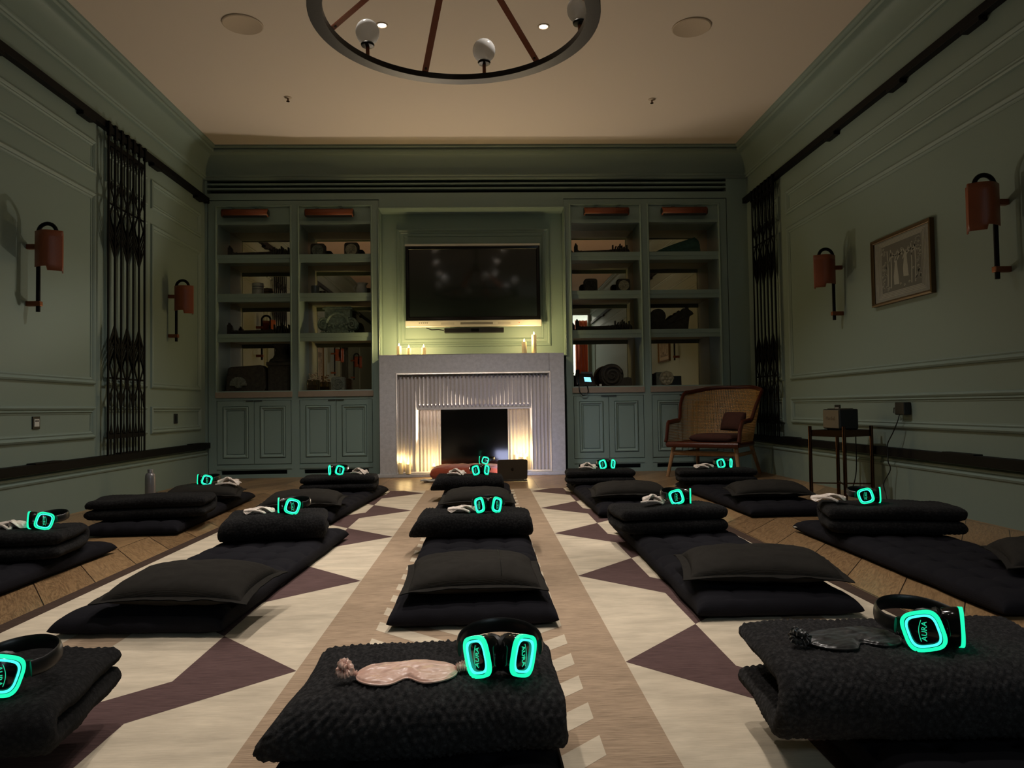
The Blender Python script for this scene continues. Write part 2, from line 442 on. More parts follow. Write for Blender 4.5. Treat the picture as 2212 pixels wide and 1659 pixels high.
# crown moulding all round (mitred sweep)
prof = [(0, 3.335), (.018, 3.338), (.026, 3.352), (.022, 3.366), (.034, 3.376), (.036, 3.392), (.026, 3.398)]
prof += [(.026 + .105 * (1 - cos(PI / 2 * k / 8)), 3.398 + .205 * sin(PI / 2 * k / 8)) for k in range(1, 9)]
prof += [(.150, 3.608), (.160, 3.622), (.158, 3.638), (.146, 3.644), (.160, 3.650), (.176, 3.662), (.178, 3.678), (.178, 3.70)]
cm = MB()
rings = [[(XL + o, YF + o, z), (XR - o, YF + o, z), (XR - o, YB - o, z), (XL + o, YB - o, z)] for o, z in prof]
vs = [p for r in rings for p in r]; fs = []
for i in range(len(rings) - 1):
    for k in range(4):
        l = (k + 1) % 4; fs.append((i * 4 + k, i * 4 + l, i * 4 + 4 + l, i * 4 + 4 + k))
cm.add(vs, fs)
struct(cm.build('trim_1', M_WALL, smooth=True, sharp=30), 'deep coved crown moulding around the ceiling', 'moulding')

# skirtings
def skirt(x, sg):
    m = MB()
    pr = [(0, 0), (.022, 0), (.022, .262), (.030, .268), (.034, .280), (.026, .288), (.018, .296), (.026, .304), (.022, .318), (.010, .326), (0, .328)]
    y0, y1 = YF, YB
    vs = [(x + sg * o, y, z) for y in (y0, y1) for o, z in pr]; n = len(pr)
    m.add(vs, [(i, i + 1, n + i + 1, n + i) for i in range(n - 1)])
    return m
struct(skirt(XL, 1).build('baseboard_left', M_WALL, smooth=True, sharp=25), 'tall moulded sage skirting on the left wall', 'baseboard')
struct(skirt(XR, -1).build('baseboard_right', M_WALL, smooth=True, sharp=25), 'tall moulded sage skirting on the right wall', 'baseboard')

# wall panel mouldings
PM = [(0, 0), (.004, .016), (.016, .022), (.026, .018), (.034, .010), (.044, .014), (.052, .006), (.060, .004), (.060, 0)]
def panels(x, sg, lst, name, lab):
    m = MB()
    for u0, u1, v0, v1 in lst: rframe(m, side(x, sg), u0, u1, v0, v1, PM)
    struct(m.build(name, M_WALL, smooth=True, sharp=25), lab, 'moulding')
Lp = []
for a, b in ((7.0, 8.2), (3.2, 6.01), (1.75, 2.98), (-.9, .9)):
    Lp += [(a, b, .545, .80), (a, b, .97, 2.51), (a, b, 2.655, 2.93)]
for a, b in ((6.16, 6.92), (1.0, 1.65)):
    Lp += [(a, b, .545, .80), (a, b, .97, 2.51), (a, b, 2.655, 2.93)]
panels(XL, 1, Lp, 'trim_2', 'raised panel mouldings on the left wall')
Rp = []
for a, b in ((2.9, 7.24), (-2.6, 2.6), (7.42, 8.16)):
    Rp += [(a, b, .545, .80), (a, b, .97, 2.49), (a, b, 2.62, 2.86)]
panels(XR, -1, Rp, 'trim_3', 'raised panel mouldings on the right wall')

# ------------------------------------------------------------------ sliding gate rails
def rail(x, sg, z0, z1, dp, lab, lugs, top):
    t = thing('gate_rail', lab, 'rail', (x, (YF + YB) / 2, z0), 0, 'black gate rails along the side walls')
    a = sorted((x, x + sg * dp))
    m = MB().box(a[0], a[1], YF + .3, YB - .004, z0, z1)
    m.build('bar', M_RAIL, t, bevel=.003)
    for y in lugs:
        b = MB()
        if top: b.box(a[0], a[1] - .0, y - .09, y + .09, z0 - .028, z0 + .001)
        else: b.box(a[0] + .002, a[1] + .004, y - .16, y + .16, z1 - .004, z1 + .008)
        b.build('bracket', M_RAIL, t, bevel=.003)
lug = [-1, .6, 2.2, 3.8, 4.72, 5.83, 7.05, 8.1]
rail(XL, 1, 3.075, 3.135, .055, 'upper black steel gate rail under the crown on the left wall', lug, True)
rail(XL, 1, .340, .402, .060, 'lower black steel gate rail above the skirting of the left wall', [5.3, 6.5, 8.0], False)
rail(XR, -1, 3.045, 3.105, .055, 'upper black steel gate rail under the crown on the right wall', [-1, 1.2, 3, 4.35, 5.2, 6.2], True)
rail(XR, -1, .340, .402, .060, 'lower black steel gate rail above the skirting of the right wall', [4.6, 7.2], False)

# ------------------------------------------------------------------ folding lattice gates
def gate(x, sg, y0, y1, zt, lab):
    t = thing('lattice_gate', lab, 'gate', (x + sg * .08, (y0 + y1) / 2, .40), 0, 'folding iron lattice gates')
    X0, X1 = x + sg * .060, x + sg * .067
    def bx(m, ya, yb, za, zb, a=0, b=0):
        p = sorted((X0 + sg * a, X1 + sg * b)); m.box(p[0], p[1], ya, yb, za, zb)
    n = 7; ys = [y0 + (y1 - y0) * i / (n - 1) for i in range(n)]; st = ys[1] - ys[0]
    for y in ys:
        m = MB(); bx(m, y - .010, y + .010, .402, zt, 0, .003)
        bx(m, y - .016, y + .016, zt - .09, zt + .03, -.004, .012)
        m.build('bar', M_BLACK, t)
    for y in ys[:-1]:
        yc = y + st / 2; m = MB()
        bx(m, yc - .005, yc + .005, .402, .84, .001, -.001)
        m.build('rod', M_BLACK, t); m = MB(); bx(m, yc - .005, yc + .005, 2.66, 2.98, .001, -.001)
        m.build('rod', M_BLACK, t)
    def dia(m, yc, zc, hy, hz):
        P = side(X0, sg); m.prism([(yc - hy, zc), (yc, zc - hz), (yc + hy, zc), (yc, zc + hz)], P, 0, .007)
    def stroke(m, a, b, wd=.007, w0=.0, w1=.006):
        dy, dz = b[0] - a[0], b[1] - a[1]; L = math.hypot(dy, dz); ny, nz = -dz / L * wd, dy / L * wd
        m.prism([(a[0] + ny, a[1] + nz), (b[0] + ny, b[1] + nz), (b[0] - ny, b[1] - nz), (a[0] - ny, a[1] - nz)], side(X0, sg), w0, w1)
    for zc, dn in ((2.955, 1), (.555, -1)):          # cross bars with spear points
        m = MB(); bx(m, y0, y1, zc - .022, zc + .022)
        for y in ys[:-1]:
            yc = y + st / 2; s_ = -dn
            m.prism([(yc - .030, zc + s_ * .015), (yc + .030, zc + s_ * .015), (yc, zc + s_ * .11)], side(X0, sg), 0, .007)
        m.build('cross_bar', M_BLACK, t)
    # lattice zones: z values run outward from the plain middle
    for lo in (True, False):
        f = (lambda z: z) if lo else (lambda z: 3.49 - z)
        m = MB()
        for k in range(3):
            yc = y0 + st * (2 * k + 1); l, r = yc - st, yc + st
            # leaf cluster: nested chevrons that close up into a dark pointed mass
            for q in range(4):
                zt_ = 1.47 - .062 * q
                for sx in (l, r):
                    stroke(m, (yc, f(zt_)), (sx, f(zt_ - .20)), .0085, .001, .006)
            m.prism([(yc, f(1.47)), (yc + st * .52, f(1.33)), (yc, f(1.26)), (yc - st * .52, f(1.33))], side(X0, sg), .001, .006)
            for sx in (l, r):
                stroke(m, (yc, f(1.27)), (sx, f(1.10)), .008)
                stroke(m, (sx, f(1.17)), (yc, f(.975)), .008)
                stroke(m, (yc, f(1.0)), (sx, f(.83)), .008)
                stroke(m, ((sx + yc) / 2, f(1.18)), (sx, f(1.06)), .005)
                dia(m, (sx * .5 + yc * .5), f(.885), .016, .05)
                dia(m, sx + (.016 if sx < yc else -.016), f(.86), .016, .07)
            dia(m, yc, f(.985), .030, .06); dia(m, yc, f(.87), .014, .06)
            dia(m, yc, f(1.20), .022, .06)
        a, b = sorted((f(1.022), f(1.038)))
        bx(m, y0, y1, a, b, .001, -.001)
        m.build('lattice', M_BLACK, t)
    m = MB(); bx(m, y0 - .02, y1 + .02, zt - .055, zt - .0, -.004, .002); m.build('top_hanger', M_RAIL, t)
    return t
gate(XL, 1, 6.10, 6.74, 3.10, 'black iron folding lattice gate gathered on the left wall')
gate(XL, 1, 1.0, 1.62, 3.10, 'black iron lattice gate on the left wall beside the viewer, seen in the shelf mirrors')
gate(XR, -1, 7.42, 8.02, 3.06, 'black iron folding lattice gate gathered behind the cane armchair')

# ------------------------------------------------------------------ wall lamps
def sconce(x, sg, y, lab, dz=0.0):
    z0 = 1.44 + dz
    t = thing('wall_sconce', lab, 'wall lamp', (x, y, z0), 0, 'leather shaded wall sconces')
    px = x + sg * .075
    path = [(px, y, z0), (px, y, z0 + .545)] + arc((px + sg * .06, z0 + .545), .06, PI if sg > 0 else 0, 0 if sg > 0 else PI, 12, lambda a, b: (a, y, b))[1:] + [(px + sg * .12, y, z0 + .46)]
    MB().tube(path, .0135, 10).build('pole', M_BLACK, t, smooth=True)
    for zz in (z0 + .055, z0 + .445):
        m = MB(); a = sorted((x, px + sg * .022)); m.box(a[0], a[1], y - .018, y + .018, zz - .017, zz + .017)
        m.build('bracket', M_COPPER, t, bevel=.004)
    MB().lathe([(.016, z0 + .36), (.024, z0 + .365), (.024, z0 + .47), (.014, z0 + .48)], (px + sg * .12, y, 0), 14).build('lamp_holder', M_BLACK, t, smooth=True)
    # leather sheet bent round the lamp: plan curve from the pole outward, bellied toward the viewer, returning on the far side
    def plan(s_):
        if s_ < .62:
            q = s_ / .62; return (px - sg * .005 + sg * .185 * q, y - .035 - .050 * sin(PI * q) - .0)
        q = (s_ - .62) / .38; return (px + sg * (.180 - .02 * (1 - cos(PI * q))) , y - .035 + .085 * q)
    def F(u, v):
        p = plan(u); lo = z0 + .300 - (.030 if u > .36 else 0); hi = z0 + .545
        return (p[0], p[1], lo + (hi - lo) * v)
    m = MB().grid(F, 40, 6)
    o = m.build('lamp_shade', M_LEATHER, t, smooth=True)
    sm = o.modifiers.new('thick', 'SOLIDIFY'); sm.thickness = .004
    return t
sconce(XL, 1, 5.14, 'leather wall sconce nearest on the left wall, by the gate')
sconce(XL, 1, 7.40, 'leather wall sconce on the left wall between gate and bookcase')
sconce(XL, 1, 2.50, 'leather wall sconce on the left wall, seen only in the shelf mirrors, beside the print')
sconce(XL, 1, .30, 'leather wall sconce on the left wall, seen only in the shelf mirrors, past the gate')
sconce(XR, -1, 4.15, 'leather wall sconce on the right wall, nearest the viewer')
sconce(XR, -1, 6.15, 'leather wall sconce on the right wall, beyond the framed print')

# ------------------------------------------------------------------ framed prints
M_PRINT = mat('print_paper', (122, 122, 114), 0.85, var=0.1, scale=40)
M_INK = mat('print_ink', (90, 90, 82), 0.85)
M_INKL = mat('print_light', (146, 146, 134), 0.85)
def picture(x, sg, y0, y1, z0, z1, lab):
    t = thing('framed_print', lab, 'picture', (x, (y0 + y1) / 2, z0))
    m = MB(); rframe(m, side(x, sg), y0, y1, z0, z1, [(0, 0), (0, .032), (.012, .036), (.02, .026), (.026, .022), (.026, .012)])
    m.build('frame', M_FRAMEG, t)
    a = sorted((x + sg * .004, x + sg * .014))
    art = MB().box(a[0], a[1], y0 + .02, y1 - .02, z0 + .02, z1 - .02).build('print', M_PRINT, t)
    W_, H_ = y1 - y0, z1 - z0
    P = lambda u, v, w_: (x + sg * (.0145 + w_), y0 + W_ * (u if sg > 0 else 1 - u), z0 + H_ * v)
    def st(m, pts, wd):
        for (a, b) in zip(pts[:-1], pts[1:]):
            du, dv = (b[0] - a[0]) * W_, (b[1] - a[1]) * H_; L = math.hypot(du, dv) or 1
            nu, nv = -dv / L * wd / W_, du / L * wd / H_
            m.prism([(a[0] + nu, a[1] + nv), (b[0] + nu, b[1] + nv), (b[0] - nu, b[1] - nv), (a[0] - nu, a[1] - nv)], P, 0, .0008)
    dk = MB(); dk.prism([(.16, .16), (.84, .16), (.84, .86), (.16, .86)], P, 0, .0003)
    dk.build('dark_ground', M_INK, art)
    lt = MB(); rr = random.Random(3)
    for k in range(4):
        i = .10 + .022 * k
        st(lt, [(i, i), (1 - i, i), (1 - i, 1 - i * .8), (i, 1 - i * .8), (i, i)], .0025)
    for u in (.27, .33, .67, .73): st(lt, [(u, .22), (u + .01, .5), (u, .78)], .006)
    for k in range(9):
        a0 = .3 + .42 * k / 9
        st(lt, [(a0, .62 + .05 * sin(k * 2)), (a0 + .05, .72 + .03 * cos(k * 3)), (a0 + .09, .66)], .006)
    for cx, cz, hh in ((.42, .26, .34), (.58, .34, .34)):         # two plain standing silhouettes
        lt.prism([(cx - .04, cz), (cx + .045, cz - .01), (cx + .035, cz + hh * .35), (cx + .02, cz + hh * .78), (cx + .018, cz + hh), (cx - .018, cz + hh), (cx - .025, cz + hh * .78), (cx - .045, cz + hh * .35)], P, 0, .0009)
    for k in range(90):
        u = rr.choice([rr.uniform(.18, .25), rr.uniform(.75, .82), rr.uniform(.2, .8)]); v = rr.uniform(.2, .82)
        if .3 < u < .7 and .3 < v < .66: continue
        q = [(u + .016 * cos(a * .9) * (1 - a / 9), v + .02 * sin(a * .9) * (1 - a / 9)) for a in range(8)]
        st(lt, q, .003)
    lt.build('light_linework', M_INKL, art)
    m = MB(); aa = sorted((x + sg * .017, x + sg * .019)); m.box(aa[0], aa[1], y0 + .02, y1 - .02, z0 + .02, z1 - .02)
    return t
picture(XR, -1, 4.85, 5.62, 1.47, 1.98, 'gold framed grey block print between the two right wall sconces')
picture(XL, 1, 3.30, 3.95, 1.10, 1.95, 'framed grey print on the left wall outside the view, seen in the shelf mirrors')

# ------------------------------------------------------------------ sockets and plates
def plate(x, sg, y0, y1, z0, z1, lab, white):
    t = thing('wall_socket', lab, 'socket', (x, (y0 + y1) / 2, z0), 0, 'black wall plates')
    P = side(x, sg)
    m = MB(); m.prism([(y0, z0), (y1, z0), (y1, z1), (y0, z1)], P, 0, .008); m.build('plate', M_BLACKPL, t, bevel=.002)
    if white:
        yc, zc, hw, hh = (y0 + y1) / 2, (z0 + z1) / 2, (y1 - y0) * .33, (z1 - z0) * .30
        m = MB(); m.prism([(yc - hw, zc - hh), (yc + hw, zc - hh), (yc + hw, zc + hh), (yc - hw, zc + hh)], P, .008, .011)
        o = m.build('insert', M_WHITEPL, t)
        for dy in (-.4, .4):
            m = MB(); m.prism([(yc + dy * hw - .007, zc + hh * .25), (yc + dy * hw + .007, zc + hh * .25), (yc + dy * hw + .007, zc + hh * .65), (yc + dy * hw - .007, zc + hh * .65)], P, .011, .0118)
            m.build('hole', M_VOID, o)
    else:
        yc, zc = (y0 + y1) / 2, (z0 + z1) / 2
        m = MB(); m.prism([(yc - .018, zc - .03), (yc + .018, zc - .03), (yc + .018, zc + .03), (yc - .018, zc + .03)], P, .008, .010)
        m.build('insert', M_GLOSSBLK, t)
plate(XL, 1, 5.20, 5.285, .640, .728, 'black wall plate with a white double socket on the left wall', True)
plate(XL, 1, 7.515, 7.60, .630, .728, 'all-black wall plate below the sconce beside the left bookcase', False)
plate(XR, -1, 6.24, 6.335, .60, .722, 'black wall plate with white socket behind the radio speaker', True)
t = thing('power_adapter', 'square black power adapter plugged into the right wall', 'adapter', (XR, 5.25, .645))
MB().box(XR - .055, XR - .0, 5.185, 5.305, .645, .735).build('housing', M_BLACKPL, t, bevel=.006)
MB().tube([(XR - .03, 5.305, .69), (XR - .045, 5.33, .695), (XR - .045, 5.335, .66), (XR - .03, 5.31, .652)], .004, 6).build('cable_loop', M_BLACKPL, t)

# ------------------------------------------------------------------ air vent in the frieze
t = thing('air_vent', 'long black slotted air vent above the bookcases', 'vent', (-.14, YB, 3.188))
MB().box(-3.086, 2.80, 8.47, 8.50, 3.188, 3.345).build('backing', M_VOID, t)
for a in (3.233, 3.285):
    MB().box(-3.086, 2.80, 8.352, 8.42, a, a + .018).build('slat', M_CASE, t)

# ------------------------------------------------------------------ ceiling fittings
def ceiling_speaker(x, y, lab):
    t = thing('ceiling_speaker', lab, 'speaker', (x, y, ZC - .012), 0, 'round ceiling speakers')
    MB().lathe([(.150, ZC), (.150, ZC - .008), (.142, ZC - .012), (.138, ZC - .010)], (x, y, 0), 40).build('rim', M_CEILSPK, t, smooth=True)
    MB().lathe([(.139, ZC), (.139, ZC - .0095), (0.0001, ZC - .0095)], (x, y, 0), 40).build('grille', M_CEILSPK, t, smooth=True)
ceiling_speaker(-1.80, 5.60, 'round white speaker grille in the ceiling left of the chandelier')
ceiling_speaker(1.645, 5.62, 'round white speaker grille in the ceiling right of the chandelier')
def sprinkler(x, y, lab):
    t = thing('sprinkler_head', lab, 'sprinkler', (x, y, ZC - .05), 0, 'ceiling sprinkler heads')
    MB().lathe([(.034, ZC), (.034, ZC - .006), (.022, ZC - .010), (.0001, ZC - .010)], (x, y, 0), 20).build('rosette', M_CEILSPK, t, smooth=True)
    MB().lathe([(.008, ZC - .009), (.007, ZC - .034), (.016, ZC - .036), (.016, ZC - .040), (.0001, ZC - .041)], (x, y, 0), 12).build('deflector', M_BRASS, t, smooth=True)
sprinkler(-1.81, 6.93, 'brass sprinkler head in the ceiling toward the left bookcases')
sprinkler(1.64, 6.97, 'brass sprinkler head in the ceiling toward the right bookcases')
DL = [(-.75, 5.61), (.49, 5.62), (-.85, 4.45), (.40, 4.45), (-.88, 3.3), (.36, 3.3), (-.94, 2.1), (.26, 2.1), (-.96, .8), (.24, .8)]
DLW = [118, 118, 92, 92, 98, 98, 104, 104, 25, 25]
dlp = None
for i, (x, y) in enumerate(DL):
    lab = ['recessed ceiling downlight beyond the chandelier, on its left', 'recessed ceiling downlight beyond the chandelier, on its right'][i] if i < 2 else 'recessed ceiling downlight above the frame, ' + ['second', 'third', 'fourth', 'fifth'][(i - 2) // 2] + ' row from the fireplace, ' + ['left', 'right'][i % 2] + ' one'
    t = thing('downlight', lab, 'ceiling light', (x, y, ZC - .006), 0, 'recessed ceiling downlights')
    MB().lathe([(.047, ZC), (.047, ZC - .005), (.036, ZC - .006), (.031, ZC - .001)], (x, y, 0), 24).build('trim_ring', M_CEILSPK, t, smooth=True)
    MB().lathe([(.031, ZC - .001), (.0001, ZC - .001)], (x, y, 0), 20).build('lamp', M_LAMP, t)
    L = bpy.data.lights.new('downlight_beam', 'SPOT'); L.energy = DLW[i]; L.color = (1.0, .92, .84); L.spot_size = math.radians(112 if i < 2 else 86); L.spot_blend = .45 if i < 2 else 1.0; L.shadow_soft_size = .035
    lo = bpy.data.objects.new('downlight_beam', L); COL.objects.link(lo); lo.parent = t; lo.location = (0, 0, -.012)

# ------------------------------------------------------------------ chandelier
CX, CY, CZ, CR = -.126, 3.80, 2.75, .75
t = thing('ring_chandelier', 'large dark bronze ring chandelier hung on tan leather straps', 'chandelier', (CX, CY, CZ))
def Fr(u, v):
    q = 2 * PI * u; k = int(round(v * 4)) % 4
    r, z = [(CR - .075, CZ), (CR, CZ), (CR, CZ + .034), (CR - .075, CZ + .034)][k]
    return (CX + r * cos(q), CY + r * sin(q), z)
MB().grid(Fr, 96, 4, True, True).build('ring', M_RING, t, smooth=True, bevel=.002)
hub = (CX, CY, 3.22)
MB().lathe([(.0001, 3.16), (.05, 3.165), (.055, 3.27), (.02, 3.29), (.02, ZC - .03), (.07, ZC - .028), (.07, ZC), (.0001, ZC)], (CX, CY, 0), 20).build('stem', M_RING, t, smooth=True)
for k in range(6):
    q = math.radians(48 + 60 * k); c, s_ = cos(q), sin(q)
    a = Vector((CX + (CR - .045) * c, CY + (CR - .045) * s_, CZ + .02)); b = Vector((CX + .05 * c, CY + .05 * s_, 3.24))
    tv = Vector((-s_, c, 0)); d_ = (b - a).normalized(); nn = d_.cross(tv)
    m = MB(); vs = []
    for p in (a, b):
        for e in (-.019, .019):
            for f in (-.003, .003): vs.append(p + tv * e + nn * f)
    m.add(vs, [(0, 1, 3, 2), (4, 6, 7, 5), (0, 4, 5, 1), (2, 3, 7, 6), (0, 2, 6, 4), (1, 5, 7, 3)])
    stp = m.build('strap', M_LEATHER, t)
    p = a + d_ * .05
    MB().lathe([(.0001, -.006), (.007, -.006), (.007, .006), (.0001, .006)], p, 10, Matrix((tv, d_, nn)).transposed()).build('rivet', M_RING, stp)
    q = math.radians(18 + 60 * k); gx, gy = CX + (CR - .037) * cos(q), CY + (CR - .037) * sin(q); z = CZ + .034
    MB().lathe([(.011, z), (.011, z + .075)], (gx, gy, 0), 12).build('lamp_stem', M_COPPER, t, smooth=True)
    MB().lathe([(.012, z + .068), (.036, z + .072), (.040, z + .082), (.034, z + .090), (.0001, z + .090)], (gx, gy, 0), 18).build('lamp_cup', M_RING, t, smooth=True)
    g = [(.03 , z + .0905)] + [(.070 * sin(a_), z + .155 - .072 * cos(a_)) for a_ in [PI * (.14 + .86 * i / 16) for i in range(17)]]
    g[-1] = (.0001, g[-1][1])
    MB().lathe(g, (gx, gy, 0), 24).build('globe', M_GLOBE, t, smooth=True)
# ------------------------------------------------------------------ bookcases
YM = 8.80           # mirror plane
Z_SH = [2.50, 2.06, 1.61]
M_PINE = M_CASE
def bookcase(x0, x1, o0, o1, lab, kick_gap):
    t = thing('bookcase', lab, 'bookcase', ((x0 + x1) / 2, YB, 0), 0, 'built-in sage bookcases')
    m = MB()
    m.box(x0, o0, YB, YB + .03, 0, 3.104); m.box(o1, x1, YB, YB + .03, 0, 3.104)
    m.box(o0, o1, YB, YB + .03, 3.042, 3.104); m.box(o0, o1, YB + .002, YB + .03, .862, .892)
    m.build('face_frame', M_CASE, t)
    m = MB()
    BP = [(-.016, 0), (-.016, .009), (-.008, .012), (.002, .008), (.002, -.012)]
    rframe(m, XZ(YB), o0 + .004, o1 - .004, .965, 3.038, BP)
    m.build('bead_moulding', M_CASE, t)
    m = MB(); m.box(x0 + .002, o0, YB + .03, YM, .89, 3.10); m.build('side_panel', M_CASE, t)
    m = MB(); m.box(o1, x1 - .002, YB + .03, YM, .89, 3.10); m.build('side_panel', M_CASE, t)
    MB().box(o0, o1, YB + .03, YM, 3.042, 3.10).build('top_board', M_CASE, t)
    m = MB(); m.box(o0, o1, YM, YM + .02, .89, 3.05); m.build('mirror_back', M_MIRROR, t)
    m = MB(); m.box(o0, o1, YB + .015, YB + .035, 2.875, 3.042); m.build('header_panel', M_CASE, t)
    m = MB(); m.box(o0, o1, YB + .02, YM, 2.850, 2.874); m.box(o0, o1, YB + .004, YB + .02, 2.838, 2.874); m.build('pelmet', M_CASE, t)
    for z in [q_ - .0015 for q_ in Z_SH]:
        m = MB(); m.box(o0 + .001, o1 - .001, YB + .022, YM - .001, z - .045, z)
        m.box(o0 + .001, o1 - .001, YB + .006, YB + .024, z - .047, z)
        m.box(o0 + .001, o1 - .001, YB + .011, YB + .026, z - .092, z - .047)
        m.box(o0 + .001, o1 - .001, YB + .015, YB + .024, z - .050, z - .044)
        m.build('shelf', M_CASE, t, bevel=.002)
    MB().box(o0 - .012, o1 + .012, YB - .014, YM - .001, .893, .9555).build('countertop', M_COUNTER, t, bevel=.003)
    m = MB(); m.box(o0, o1, YB + .004, YB + .03, .085, .135); m.box(o0, o1, YB + .012, YB + .03, .135, .152)
    m.box(o0, o1, YB - .004, YB + .03, .098, .120)
    m.box(o0, o1, YB, YB + .03, 0, .040)
    m.box(o0, o0 + .05, YB + .002, YB + .03, .040, .085); m.box(o1 - .05, o1, YB + .002, YB + .03, .040, .085)
    m.build('plinth', M_CASE, t)
    MB().box(o0 + .03, o1 - .03, YB + .06, YB + .07, .03, .09).build('plinth_vent', M_VOID, t)
    xm = (o0 + o1) / 2
    for a, b in ((o0 + .006, xm - .003), (xm + .003, o1 - .006)):
        d = MB(); pa_, pb_, pc_, pd_ = a + .058, b - .058, .218, .797
        d.box(a, pa_, YB + .004, YB + .026, .156, .858); d.box(pb_, b, YB + .004, YB + .026, .156, .858)
        d.box(pa_, pb_, YB + .004, YB + .026, .156, pc_); d.box(pa_, pb_, YB + .004, YB + .026, pd_, .858)
        d.box(pa_, pb_, YB + .022, YB + .026, pc_, pd_)
        d = d.build('door', M_CASE, t)
        m = MB()
        rframe(m, XZ(YB + .004), pa_, pb_, pc_, pd_, [(.006, -.017), (.006, .002), (.012, .009), (.020, .010), (.028, .002), (.036, -.004), (.044, -.005), (.046, -.016), (.051, -.016)])
        m.box(pa_ + .051, pb_ - .051, YB + .006, YB + .024, pc_ + .051, pd_ - .051)
        m.build('door_panel', M_CASE, d)
        hx = b - .055 if a < xm - .1 and b < xm else a + .055
        e = MB()
        if b < xm: e.box(b - .085, b - .001, YB - .008, YB + .006, .852, .861)
        else: e.box(a + .001, a + .085, YB - .008, YB + .006, .852, .861)
        e.build('edge_pull', M_BLACKPL, d)
    return t
bookcase(-3.073, -2.118, -2.985, -2.162, 'sage bookcase at the far left corner, beside the lattice gate', 0)
bookcase(-2.118, -1.173, -2.072, -1.262, 'sage bookcase directly left of the fireplace', 0)
bookcase(.923, 1.846, .998, 1.800, 'sage bookcase directly right of the fireplace, with the desk phone', 0)
bookcase(1.846, 2.795, 1.890, 2.706, 'sage bookcase at the far right, behind the cane armchair', 0)

def picture_light(xa, xb, z, lab, cap):
    t = thing('picture_light', lab, 'picture light', ((xa + xb) / 2, YB, z - .05), 0, 'leather picture lights on the bookcases')
    def F(u, v):
        q = PI * (.02 + 1.08 * v)
        return (xa + (xb - xa) * u, YB - .075 + .040 - .040 * sin(q) * 1.0, z + .046 * cos(q))
    m = MB(); m.grid(F, 2, 14); o = m.build('shade', M_LEATHER, t, smooth=True)
    sm = o.modifiers.new('thick', 'SOLIDIFY'); sm.thickness = .003
    m = MB(); m.box(xa + .012, xb - .012, YB - .062, YB - .036, z - .054, z + .040); m.build('lamp_body', M_BLACKPL, t, bevel=.004)
    for xc in (xa, xb):
        MB().lathe([(.0001, -.004), (.038, -.004), (.038, .004), (.0001, .004)], (xc, YB - .038, z - .004), 18, Matrix(((0, 0, 1), (0, 1, 0), (-1, 0, 0)))).build('end_cap', M_BLACKPL, t)
    for q in (.25, .75):
        xc = xa + (xb - xa) * q
        MB().box(xc - .02, xc + .02, YB - .045, YB + .0145, z + .034, z + .048).build('bracket', M_BLACKPL, t)
picture_light(-2.905, -2.395, 2.958, 'leather picture light on the far left bookcase', 1)
picture_light(-1.985, -1.450, 2.956, 'leather picture light on the bookcase left of the fireplace', 1)
picture_light(1.15, 1.66, 2.956, 'leather picture light on the bookcase right of the fireplace', 0)
picture_light(2.04, 2.56, 2.956, 'leather picture light on the far right bookcase', 0)

# ------------------------------------------------------------------ alcove panelling
m = MB()
rframe(m, XZ(AY), -1.005, .775, 1.455, 2.835, [(0, 0), (.003, .018), (.018, .024), (.030, .018), (.038, .010), (.048, .014), (.056, .006), (.080, .004), (.086, .010), (.094, .004), (.098, 0)])
struct(m.build('trim_4', M_CASE, smooth=True, sharp=25), 'rectangular panel moulding in the alcove behind the screen', 'moulding')
m = MB(); rframe(m, XZ(YB), AX0 - .001, AX1 + .001, 1.33, AZ1 + .001, [(-.014, 0), (-.014, .006), (-.006, .010), (0, .006), (0, -.25)])
struct(m.build('trim_5', M_CASE), 'bead moulding round the alcove opening', 'moulding')

# ------------------------------------------------------------------ fireplace
FY = 8.10; AYF = AY - .003
FX0, FX1, FZ = -1.15, .872, 1.332
OX0, OX1, OZ = -.955, .705, 1.118          # fluted field
IX0, IX1, IZ = -.740, .492, .735            # inner recess
BX0, BX1, BZ = -.500, .250, .735            # firebox
t = thing('fireplace', 'pale stone fireplace with fluted surround and black firebox', 'fireplace', ((FX0 + FX1) / 2, FY, 0))
m = MB()
m.box(FX0, OX0, FY, AYF, .035, FZ); m.box(OX1, FX1, FY, AYF, .035, FZ); m.box(OX0, OX1, FY, AYF, OZ, FZ)
m.build('mantel', M_STONE, t, bevel=.003)
m = MB(); rframe(m, XZ(FY), OX0 - .02, OX1 + .02, .036, OZ + .02, [(0, 0), (.004, .006), (.010, .006), (.016, .001), (.020, -.004), (.020, -.05)])
m.build('surround_bead', M_FLUTE, t)
def flutes(m, xa, xb, za, zb, y, n, dp, point=False):
    wd = (xb - xa) / n
    for i in range(n):
        a = xa + wd * i; b = a + wd; c = (a + b) / 2
        zt = zb - .012; zl = za + (.035 if point else 0.0)
        vs = [(a, y, zl), (b, y, zl), (a, y, zt), (b, y, zt), (c, y - dp, zl + (.0 if not point else .01)), (c, y - dp, zt - .02), (c, y, zl - (.035 if point else 0)), (c, y, zt + .006)]
        m.add(vs, [(0, 2, 5, 4), (1, 4, 5, 3), (2, 7, 5), (7, 3, 5), (0, 4, 6), (6, 4, 1)])
m = MB(); m.box(OX0, IX0, 8.155, AYF, .035, OZ); m.box(IX1, OX1, 8.155, AYF, .035, OZ); m.box(IX0, IX1, 8.155, AYF, IZ, OZ)
flutes(m, OX0 + .01, IX0, .04, OZ, 8.155, 5, .03); flutes(m, IX1, OX1 - .01, .04, OZ, 8.155, 5, .03)
flutes(m, IX0, IX1, IZ + .012, OZ, 8.155, 28, .035, True)
m.build('fluted_surround', M_FLUTE, t)
m = MB(); m.box(IX0, BX0, 8.30, AYF, .035, IZ); m.box(BX1, IX1, 8.30, AYF, .035, IZ)
